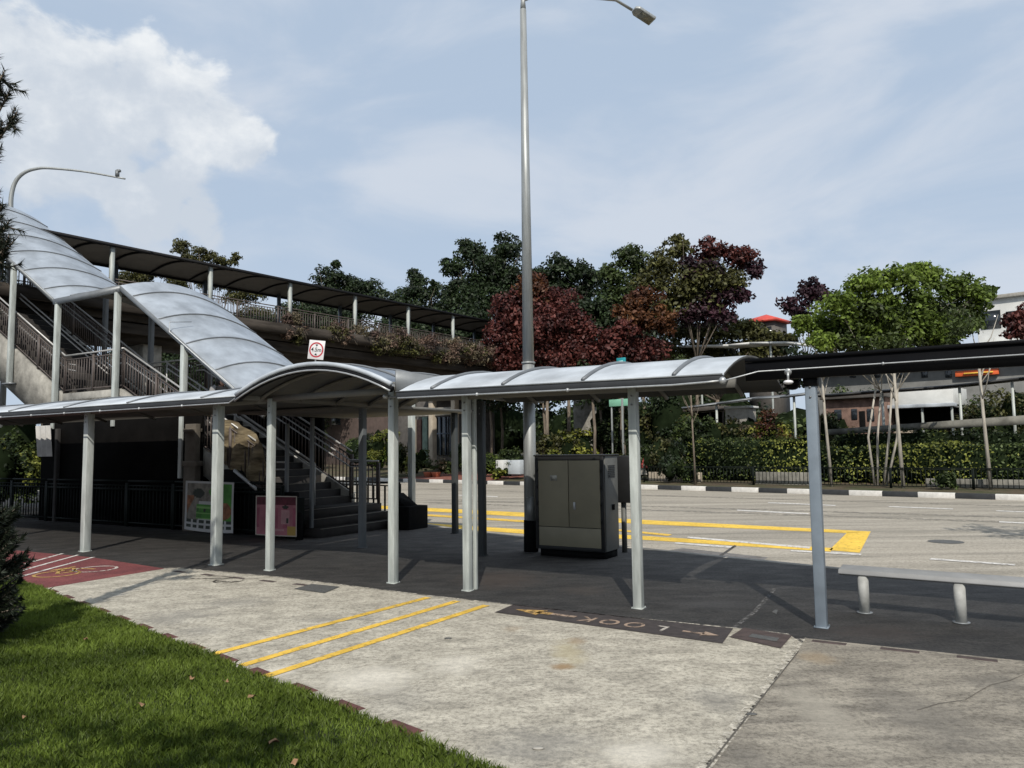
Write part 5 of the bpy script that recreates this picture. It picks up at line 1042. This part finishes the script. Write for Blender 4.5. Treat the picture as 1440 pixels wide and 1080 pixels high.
# conifer at left foreground
def conifer():
    base = D(-52, 860, 7.4); base[2] = 0
    T = thing('conifer', base, 'dark needled conifer whose branch tips enter at the left edge', 'tree')
    b = MB(); b.tube([base-Z*.1, base+Z*2.5, base+Z*6.2], [.12, .09, .03], 10); b.build('trunk', 'bark', T)
    nb = MB(); tw = MB(); seqs = []
    def spray(p, q, nn, L_, wid=.0045):
        p, q = np.array(p), np.array(q); tw.tube([p, (p+q)/2-Z*.03, q], [.010, .007, .004], 5)
        d = (q-p)/np.linalg.norm(q-p); t = rng.uniform(.15, 1.02, nn); C = p+(q-p)*t[:, None]-np.array([0, 0, .12])*(t*(1-t))[:, None]
        r = rng.normal(size=(nn, 3)); r -= (r@d)[:, None]*d; r /= np.linalg.norm(r, axis=1, keepdims=True); dr = r*.8+d*.75; dr /= np.linalg.norm(dr, axis=1, keepdims=True)
        s_ = np.cross(dr, rng.normal(size=(nn, 3))); s_ /= np.linalg.norm(s_, axis=1, keepdims=True); e = C+dr*L_*rng.uniform(.6, 1.1, (nn, 1))
        nb.tris(np.stack([C-s_*wid, C+s_*wid, e], 1))
    for tx, ty, sp_ in ((24, 158, .14), (6, 100, .08), (14, 128, .06), (4, 172, .1), (12, 338, .12), (6, 320, .1), (2, 290, .07), (10, 356, .1), (0, 345, .1)):
        tip = D(tx, ty, 7.3+random.uniform(-.15, .15)); st_ = base+Z*(tip[2]-.35); br_ = st_+(tip-st_)*.55
        tw.tube([st_, st_+(tip-st_)*.5-Z*.04, tip], [.02, .014, .006], 6)
        spray(br_, tip, 110, .10)
        for k in range(4):
            e = tip+rng.normal(size=3)*np.array([.06, .1, .09])-np.array([.03, 0, 0]); spray(br_+(tip-br_)*random.uniform(.3, .8), e, 60, .09)
    for i in range(190):       # bushy foot
        a = random.uniform(0, 2*math.pi); z_ = random.uniform(.02, 1.2); rr = (.64-.26*z_/1.2)*random.uniform(.6, 1.05)
        if z_ < .3: rr *= .8
        p_ = base+V3(math.cos(a)*.15, math.sin(a)*.15, z_); q_ = base+V3(math.cos(a)*rr, math.sin(a)*rr, z_+random.uniform(.0, .25)); spray(p_, q_, 260, .07, .007)
    for i in range(70):
        a = random.uniform(0, 2*math.pi); z_ = random.uniform(1.3, 5.8); rr = (.24-.02*z_)*random.uniform(.6, 1.05)
        p_ = base+V3(0, 0, z_); q_ = base+V3(math.cos(a)*rr, math.sin(a)*rr, z_+random.uniform(.1, .3)); spray(p_, q_, 90, .08)
    tw.build('branch', 'bark', T); nb.build('needles', 'needle', T)
conifer()

# shade trees standing behind and beside the camera (their shadows fall into the view)
def shade_tree(label, base, zc_, R, n, leaf=.16, cover=.6):
    T = thing('shade_tree', base, label, 'tree'); b = MB(); base = np.array(base, float)
    b.tube([base-Z*.1, base+Z*zc_*.5, base+Z*zc_], [.16, .12, .06], 8); b.build('trunk', 'bark', T); cb = MB()
    for i in range(n): crown_leaves(cb, base+V3(random.uniform(-1, 1)*R[0], random.uniform(-1, 1)*R[1], zc_+random.uniform(-1, 1)*R[2]), .8, leaf, cover, K=10)
    cb.build('crown', 'lf_mid', T)
shade_tree('leafy tree behind the lawn shading the grass', (-3.4, -1.8, 0), 5.6, (1.3, .9, .7), 4)
shade_tree('roadside tree beyond the right end of the bench', (11.4, 9.0, 0), 5.9, (1.4, 1.5, .7), 12, cover=.9)

# ================================================================ FAR SIDE BUILT THINGS
# low fence
T = thing('low_fence', fbase(1180, 1.5), 'low black bar fence along the verge in front of the hedge', 'fence')
A = fbase(905, 1.7); Bq = fbase(1500, 1.7); A[2] = Bq[2] = .08
n = 6
for i in range(n):
    p, q = A+(Bq-A)*i/n, A+(Bq-A)*(i+.985)/n
    railing([p, q], .82, 'darkrail', 'darkrail', T, 'panel', gap=.16, post_gap=2.0, bar_r=.011, rails=(.96,), top_r=.018)
def wall_px(name, label, px0, px1, off, zb, pyt, m, th=.2, cat='wall'):
    A, Bq = fbase(px0, off), fbase(px1, off); zt_ = FZ((px0+px1)/2, pyt, (A+Bq)/2); A[2] = Bq[2] = 0; b = MB(); d = (Bq-A)/np.linalg.norm(Bq-A)
    b.box((A+Bq)/2+Z*(zt_+zb)/2, (np.linalg.norm(Bq-A), th, zt_-zb), d, kn, Z); return tag(b.build(name, m, bevel=.01), label, cat)
wall_px('low_wall', 'low pale wall behind the fence left of the blue grey post', 1062, 1140, 2.3, 0, 664, mat('dull low wall', (.22, .21, .18), .9, .3, 3))
wall_px('low_wall', 'low pale wall behind the fence near the right edge', 1300, 1470, 2.3, 0, 674, MATS['dull low wall'])
wall_px('low_wall', 'short cream wall behind the low fence left of the hedge', 912, 985, 2.3, 0, 664, 'cream')
# far covered walkway with posts, in front of hedge back
def far_roof(name, label, pts, off, m, th_px, posts, depth_=2.4, ptop=None, pbot=None, mpost='post'):
    base = fbase((pts[0][0]+pts[-1][0])/2, off); T = thing(name, base, label, 'covered walkway')
    P = []
    for px, py in pts: q = FP(px, off); P.append(V3(q[0], q[1], FZ(px, py, q)))
    b = MB()
    for p, q in zip(P[:-1], P[1:]): b.extr([p, p+Z*-th_px, p+kn*depth_-Z*(th_px-.05), p+kn*depth_+Z*.15], q-p)
    b.build('roof', m, T)
    for px in posts:
        q = fbase(px, off+.3); zt_ = float(np.interp(px, [x for x, _ in pts], [p[2] for p in P])); b = MB(); b.box(V3(q[0], q[1], (q[2]+zt_)/2), (.10, .10, zt_-q[2]), kd, kn, Z); b.build('post', mpost, T)
    return T
far_roof('far_walkway', 'far covered walkway with thin pale roof edge left of the blue grey post', [(885, 586), (950, 575), (1010, 567), (1060, 560), (1100, 558), (1146, 552)], 9, 'gutter', .06, [1010, 1120], 1.0)
far_roof('far_walkway', 'far covered walkway rising toward the right edge behind the slim trees', [(1154, 556), (1215, 551), (1330, 543), (1440, 531), (1500, 525)], 9, 'cabframe', .09, [1245, 1355, 1430], 1.6)
far_roof('far_walkway', 'far upper walkway with white roof edge below the red roof', [(960, 486), (1030, 484), (1060, 481), (1110, 480), (1160, 486)], 14, 'whitewall', .12, [990, 1090], 2.0)
# ramp parapet
A, Bq = fbase(1165, 8), fbase(1500, 8); b = MB(); A = V3(A[0], A[1], 0); Bq = V3(Bq[0], Bq[1], 0)
z0_, z1_ = FZ(1165, 610, A), FZ(1500, 592, Bq); z2_ = FZ(1500, 580, Bq); z3_ = FZ(1165, 604, A)
b.extr([A+Z*(z0_-.05), A+Z*z3_, Bq+Z*z2_, Bq+Z*(z1_-.05)], kn*.25); tag(b.build('ramp_wall', mat('dull grey ramp concrete', (.15, .145, .125), .95, .3, 2, big=.4)), 'long grey concrete ramp wall rising to the right behind the hedge', 'wall')
# white awning stall
def boxpx(T, name, px0, px1, py0, py1, off, dep, m, bevel=.02):
    A, Bq = FP(px0, off), FP(px1, off); zt_ = FZ((px0+px1)/2, py0, (A+Bq)/2); zb = FZ((px0+px1)/2, py1, (A+Bq)/2); A = V3(A[0], A[1], 0); Bq = V3(Bq[0], Bq[1], 0)
    b = MB(); b.box((A+Bq)/2+kn*dep/2+Z*(zt_+zb)/2, (np.linalg.norm(Bq-A), dep, zt_-zb), kd, kn, Z); return b.build(name, m, T, bevel=bevel)
T = thing('white_kiosk', fbase(1295, 14), 'white roofed kiosk with dark open front behind the slim trees', 'kiosk')
boxpx(T, 'roof', 1248, 1345, 546, 570, 14, 3, 'whitewall'); boxpx(T, 'opening', 1255, 1340, 573, 615, 14.6, 2, 'void'); boxpx(T, 'awning', 1250, 1345, 568, 573, 13.4, .8, 'roof'); boxpx(T, 'counter', 1255, 1290, 596, 612, 14.3, .4, 'cream')
for px in (1252, 1300, 1342): boxpx(T, 'post', px-1.5, px+1.5, 572, 615, 13.6, .15, 'post')
T = thing('brown_house', fbase(1205, 12), 'small reddish brown house left of the white kiosk', 'house')
boxpx(T, 'wall', 1160, 1248, 560, 615, 13, 3, mat('pinkish brown wall', (.22, .14, .11), .9, .3, 3)); boxpx(T, 'window', 1200, 1208, 575, 590, 12.95, .1, 'glass'); boxpx(T, 'window', 1222, 1232, 575, 592, 12.95, .1, 'glass'); boxpx(T, 'window', 1176, 1186, 576, 590, 12.95, .1, 'glass'); boxpx(T, 'roof', 1156, 1250, 553, 560, 12.6, 4, 'darkroof'); boxpx(T, 'door', 1211, 1219, 578, 606, 12.95, .1, 'rubber')
T = thing('grey_block', fbase(1040, 8.5), 'grey stone block structure left of the shelter post', 'structure')
boxpx(T, 'block', 1022, 1052, 574, 596, 9.8, 1.2, 'kerbn'); boxpx(T, 'coping', 1020, 1054, 571, 574, 9.7, 1.4, 'whitewall')
T = thing('low_pavilion', fbase(985, 10), 'low dark pavilion beside the grey stone block', 'pavilion')
boxpx(T, 'roof', 958, 1020, 572, 578, 10.3, 3, 'darkroof'); boxpx(T, 'wall', 962, 1018, 580, 606, 11.2, .3, 'void')
for px in (960, 980, 1000, 1018): boxpx(T, 'post', px-1, px+1, 578, 606, 10.4, .12, 'rail')
# shop row at right with orange red sign, white building
T = thing('white_building', fbase(1440, 30), 'white flat roofed building with dark windows at the right edge', 'building')
wbm = 'whitewall'
boxpx(T, 'wall', 1386, 1560, 412, 640, 30, 10, wbm); boxpx(T, 'parapet', 1383, 1562, 408, 413, 29.7, 10.5, 'kerbn')
for x0, x1, y0, y1 in ((1391, 1420, 437, 462), (1428, 1450, 437, 462), (1392, 1418, 487, 505), (1426, 1450, 487, 505)):
    w_ = boxpx(T, 'window', x0, x1, y0, y1, 29.95, .15, 'glass', 0); boxpx(w_, 'sill', x0-1, x1+1, y1, y1+1.5, 29.8, .25, 'kerbn', 0) if 0 else None
boxpx(T, 'ledge', 1384, 1560, 474, 480, 29.4, .6, 'whitewall')
T = thing('shop_row', fbase(1350, 26), 'low white shop building carrying an orange red sign', 'shop')
boxpx(T, 'wall', 1150, 1560, 505, 640, 26, 4, mat('grey shop wall', (.20, .20, .19), .8, .15, 1.5)); boxpx(T, 'sign', 1350, 1412, 520, 528, 25.7, .2, 'orange'); boxpx(T, 'sign_stripe', 1362, 1404, 523, 525, 25.6, .08, 'signyellow'); boxpx(T, 'roof', 1146, 1560, 500, 506, 25, 6, 'gutter')
for px in range(1200, 1345, 34): boxpx(T, 'window', px, px+9, 521, 531, 25.94, .1, 'glass')
# red roof house
def hip_house(px0, px1, pye, pya, pyb, off, label):
    A, Bq = FP(px0, off), FP(px1, off); A = V3(A[0], A[1], 0); Bq = V3(Bq[0], Bq[1], 0); mid_ = (A+Bq)/2; ze = FZ((px0+px1)/2, pye, mid_); za = FZ((px0+px1)/2, pya, mid_); zb = ground_far(off)
    Wd = np.linalg.norm(Bq-A); T = thing('red_roof_pavilion', V3(mid_[0], mid_[1], zb), label, 'building')
    b = MB(); b.box(mid_+kn*Wd/2+Z*(ze+zb)/2, (Wd*.8, Wd*.8, ze-zb), kd, kn, Z); w_ = b.build('wall', 'darkroof', T)
    cs = [mid_-kd*Wd/2, mid_+kd*Wd/2, mid_+kd*Wd/2+kn*Wd, mid_-kd*Wd/2+kn*Wd]; ap = mid_+kn*Wd/2+Z*za
    b = MB(); b.add([c+Z*ze for c in cs]+[ap]+[c+Z*(ze-.25) for c in cs], [(0, 1, 4), (1, 2, 4), (2, 3, 4), (3, 0, 4), (5, 6, 1, 0), (6, 7, 2, 1), (7, 8, 3, 2), (8, 5, 0, 3), (8, 7, 6, 5)]); b.build('roof', 'redroof', T)
    for i in (-1, 0, 1): b = MB(); b.box(mid_+kn*Wd*.1+kd*i*Wd*.25+Z*(ze-1.4), (Wd*.12, .1, 1.3), kd, kn, Z); b.build('window', 'glass', T)
hip_house(1050, 1100, 449, 439, 0, 40, 'distant house with bright red hipped roof behind the trees')
# house under the bridge, seen between posts
T = thing('porch_house', fbase(607, 6), 'small porch house with stone columns between the pale posts', 'house')
boxpx(T, 'wall', 560, 655, 555, 655, 8, 3, mat('dim house wall', (.10, .09, .08), .9, .2, 3)); boxpx(T, 'beam', 578, 636, 574, 585, 5.6, .4, 'conc_old'); boxpx(T, 'roof', 560, 660, 545, 556, 5, 7, 'darkroof')
for px in (577, 605.5, 637): boxpx(T, 'column', px-2.8, px+2.8, 556, 655, 5.4, .4, 'cream')
boxpx(T, 'door', 586, 592, 590, 652, 7.9, .2, mat('curtain brown', (.16, .09, .07), .9, .3, 3)); boxpx(T, 'door', 594, 601, 586, 652, 7.9, .2, mat('pale green door', (.16, .22, .18), .8, .2, 3))
f_ = boxpx(T, 'window', 612, 634, 586, 640, 7.9, .1, 'glass'); 
for px in (612, 619, 626, 633): boxpx(f_, 'frame', px-.5, px+.5, 586, 640, 7.8, .08, mat('blue grey frame', (.16, .20, .26), .7, .1, 3), 0)
boxpx(f_, 'frame', 612, 634, 609, 610.5, 7.75, .06, MATS['blue grey frame'], 0)
for i, (px, lb) in enumerate(((603, 'larger terracotta pot on the brick forecourt'), (613, 'small terracotta pot right of the larger pot'))):
    q = fbase(px, 1.8); q[2] = 0.02; T = thing('plant_pot', q, lb, 'plant pot'); b = MB(); b.tube([q, q+Z*.35, q+Z*.4], [.22-.04*i, .34-.05*i, .36-.05*i], 14); b.build('pot', 'terracotta', T)
    cb = MB(); crown_leaves(cb, q+Z*.75, .4, .14, .7, K=10); cb.build('foliage', 'lf_mid', T)
bp0 = [FK(a_, o_) for a_, o_ in ((np.dot(G(560, 677, ZR)-K0, kd), .2), (np.dot(G(690, 680.5, ZR)-K0, kd), .2), (np.dot(G(700, 680.5, ZR)-K0, kd), 6), (np.dot(G(550, 677, ZR)-K0, kd), 6))]
b = MB(); b.add([(p[0], p[1], .06+(.24 if i > 1 else 0)) for i, p in enumerate(bp0)], [(0, 1, 2, 3)]); struct(b.build('brick_forecourt', 'brick', origin=(0, 0, 0)))
# white crates / planters by the kerb
for px, py, w_, lb in ((702, 650, 10, 'white plastic planter by the far kerb'), (722, 650, 16, 'pale blue grey planter box left of the lamp column')):
    A = fbase(px, 1.4); T = thing('planter_box', A, lb, 'planter'); boxpx(T, 'box', px-w_/2, px+w_/2, py-3, 667, 1.4, .5, 'whitewall' if w_ < 12 else mat('pale blue plastic', (.45, .48, .5), .6, .1, 3))
    cb = MB(); crown_leaves(cb, A+V3(0, .25, 1.0), .4, .12, .6, K=8); cb.build('foliage', 'lf_mid', T)
T = thing('red_stall', fbase(903, 2.2), 'small red covered box right of the pale post by the far verge', 'box'); boxpx(T, 'cover', 896, 910, 644, 658, 2.2, .7, mat('faded red plastic', (.45, .10, .09), .6, .15, 3)); boxpx(T, 'base', 897, 909, 658, 668, 2.3, .5, 'kerbn')
# signs on far side
T = thing('teal_sign', fbase(876, 3), 'small teal sign box rising above the right walkway canopy', 'sign'); boxpx(T, 'panel', 870, 882, 503, 519, 3, .12, 'teal'); boxpx(T, 'symbol', 873, 879, 507, 515, 2.95, .03, mat('pale teal symbol', (.25, .5, .5), .6, .1, 3), 0); boxpx(T, 'pole', 875, 877, 519, 665, 3.05, .1, 'galv')
T = thing('mint_board', fbase(872, 6), 'mint green board under the canopy behind the pale post', 'sign'); boxpx(T, 'panel', 858, 897, 561, 571, 6, .15, 'mint'); 
for px in (861, 894): boxpx(T, 'leg', px-.8, px+.8, 571, 650, 6.05, .1, 'galv')
# pink walled house seen under barrel canopy
T = thing('pink_house', fbase(500, 9), 'dim pinkish house with dark arched window beneath the barrel canopy', 'house')
boxpx(T, 'wall', 455, 545, 568, 660, 11, 3, mat('dim pink wall', (.09, .065, .055), .9, .15, 3)); boxpx(T, 'window', 466, 478, 580, 598, 10.95, .1, 'glass'); boxpx(T, 'roof', 450, 548, 562, 568, 10.2, 5, mat('dim red tile', (.14, .04, .035), .9, .2, 3)); boxpx(T, 'door', 505, 515, 590, 655, 10.95, .1, 'glass')

# ================================================================ LIGHT AND SKY
SUN_EL = 43.0; SUN_AZ_OFF = 1.0
sun = bpy.data.lights.new('sun', 'SUN'); sun.energy = 4.2; sun.angle = rad(.5); sun.color = (1.0, .95, .87)
so = bpy.data.objects.new('sun', sun); COL.objects.link(so); so.rotation_euler = (rad(90-SUN_EL), 0, rad(-SUN_AZ_OFF)); so.location = (0, -20, 30)
w = bpy.data.worlds.new('World'); S.world = w; w.use_nodes = True; nt = w.node_tree; N = nt.nodes; L = nt.links
for n_ in list(N): N.remove(n_)
out = N.new('ShaderNodeOutputWorld'); bg_ = N.new('ShaderNodeBackground'); bg_.inputs[1].default_value = .10
sky = N.new('ShaderNodeTexSky'); sky.sky_type = 'NISHITA'; sky.sun_disc = False; sky.sun_elevation = rad(SUN_EL); sky.sun_rotation = rad(180+SUN_AZ_OFF); sky.air_density = 1.0; sky.dust_density = 1.5; sky.ozone_density = 1.5
tc = N.new('ShaderNodeTexCoord'); dirv = tc.outputs['Generated']
def nz(scale, det, rgh, scl=(1, 1, 1), dist=0, loc=(0, 0, 0)):
    mp = N.new('ShaderNodeMapping'); mp.inputs['Scale'].default_value = scl; mp.inputs['Location'].default_value = loc; L.new(dirv, mp.inputs[0])
    n_ = N.new('ShaderNodeTexNoise'); n_.inputs['Scale'].default_value = scale; n_.inputs['Detail'].default_value = det; n_.inputs['Roughness'].default_value = rgh; n_.inputs['Distortion'].default_value = dist
    L.new(mp.outputs[0], n_.inputs['Vector']); return n_.outputs['Fac']
def mth(op, a, b_=None, c=None, clamp=False):
    m_ = N.new('ShaderNodeMath'); m_.operation = op; m_.use_clamp = clamp
    for i, x in enumerate((a, b_, c)):
        if x is None: continue
        if isinstance(x, (int, float)): m_.inputs[i].default_value = x
        else: L.new(x, m_.inputs[i])
    return m_.outputs[0]
def mixc(f, a, b_):
    x = N.new('ShaderNodeMix'); x.data_type = 'RGBA'
    if isinstance(f, (int, float)): x.inputs[0].default_value = f
    else: L.new(f, x.inputs[0])
    for i, v in ((6, a), (7, b_)):
        if isinstance(v, tuple): x.inputs[i].default_value = (*v, 1)
        else: L.new(v, x.inputs[i])
    return x.outputs[2]
def smooth(v, a, b_):
    m_ = N.new('ShaderNodeMapRange'); m_.interpolation_type = 'SMOOTHSTEP'; m_.inputs[1].default_value = a; m_.inputs[2].default_value = b_; L.new(v, m_.inputs[0]); return m_.outputs[0]
n1 = nz(11, 10, .56, (1, 1, 1.4), .25); n2 = nz(3.0, 7, .55, (1, 1, 2.6), .5, (3, 1, 0)); n3 = nz(24, 6, .6)
puffs = [(20, 85, 95), (75, 110, 90), (135, 105, 72), (190, 120, 80), (245, 150, 80), (300, 180, 62), (340, 200, 45), (150, 190, 100), (60, 190, 110), (235, 283, 66), (205, 292, 50), (268, 298, 44)]
mx = None
for px, py, r_ in puffs:
    d = ray(px, py); d = d/np.linalg.norm(d); vm = N.new('ShaderNodeVectorMath'); vm.operation = 'DISTANCE'; L.new(dirv, vm.inputs[0]); vm.inputs[1].default_value = tuple(d)
    v = mth('SUBTRACT', 1.0, mth('DIVIDE', vm.outputs['Value'], r_/F*(1.25 if py > 250 else .95))); 
    mx = v if mx is None else mth('MAXIMUM', mx, v)
cum = smooth(mth('ADD', mx, mth('MULTIPLY', mth('SUBTRACT', n1, .5), 2.1)), .06, .40)
hz = smooth(n2, .38, .66)
c_sky = mixc(.88, sky.outputs[0], (4.9, 6.0, 7.5))
c_sky = mixc(mth('MULTIPLY', hz, .75), c_sky, (6.7, 7.2, 8.0))
sepz = N.new('ShaderNodeSeparateXYZ'); L.new(dirv, sepz.inputs[0])
low = smooth(sepz.outputs[2], .33, .02); c_sky = mixc(mth('MULTIPLY', low, .35), c_sky, (6.0, 6.9, 8.0))
shade = smooth(mth('ADD', mth('ADD', mth('MULTIPLY', n3, .5), mth('MULTIPLY', n1, .9)), mth('MULTIPLY', sepz.outputs[2], 1.6)), 1.12, 1.62)
c_cl = mixc(shade, (6.0, 6.6, 7.4), (9.3, 9.5, 9.6))
c_all = mixc(mth('MULTIPLY', cum, .92), c_sky, c_cl)
L.new(c_all, bg_.inputs[0]); L.new(bg_.outputs[0], out.inputs[0])
S.view_settings.view_transform = 'Standard'; S.view_settings.look = 'None'; S.view_settings.exposure = 0; S.view_settings.gamma = 1
S.render.engine = 'CYCLES'; S.cycles.max_bounces = 6; S.cycles.diffuse_bounces = 3; S.cycles.transparent_max_bounces = 12
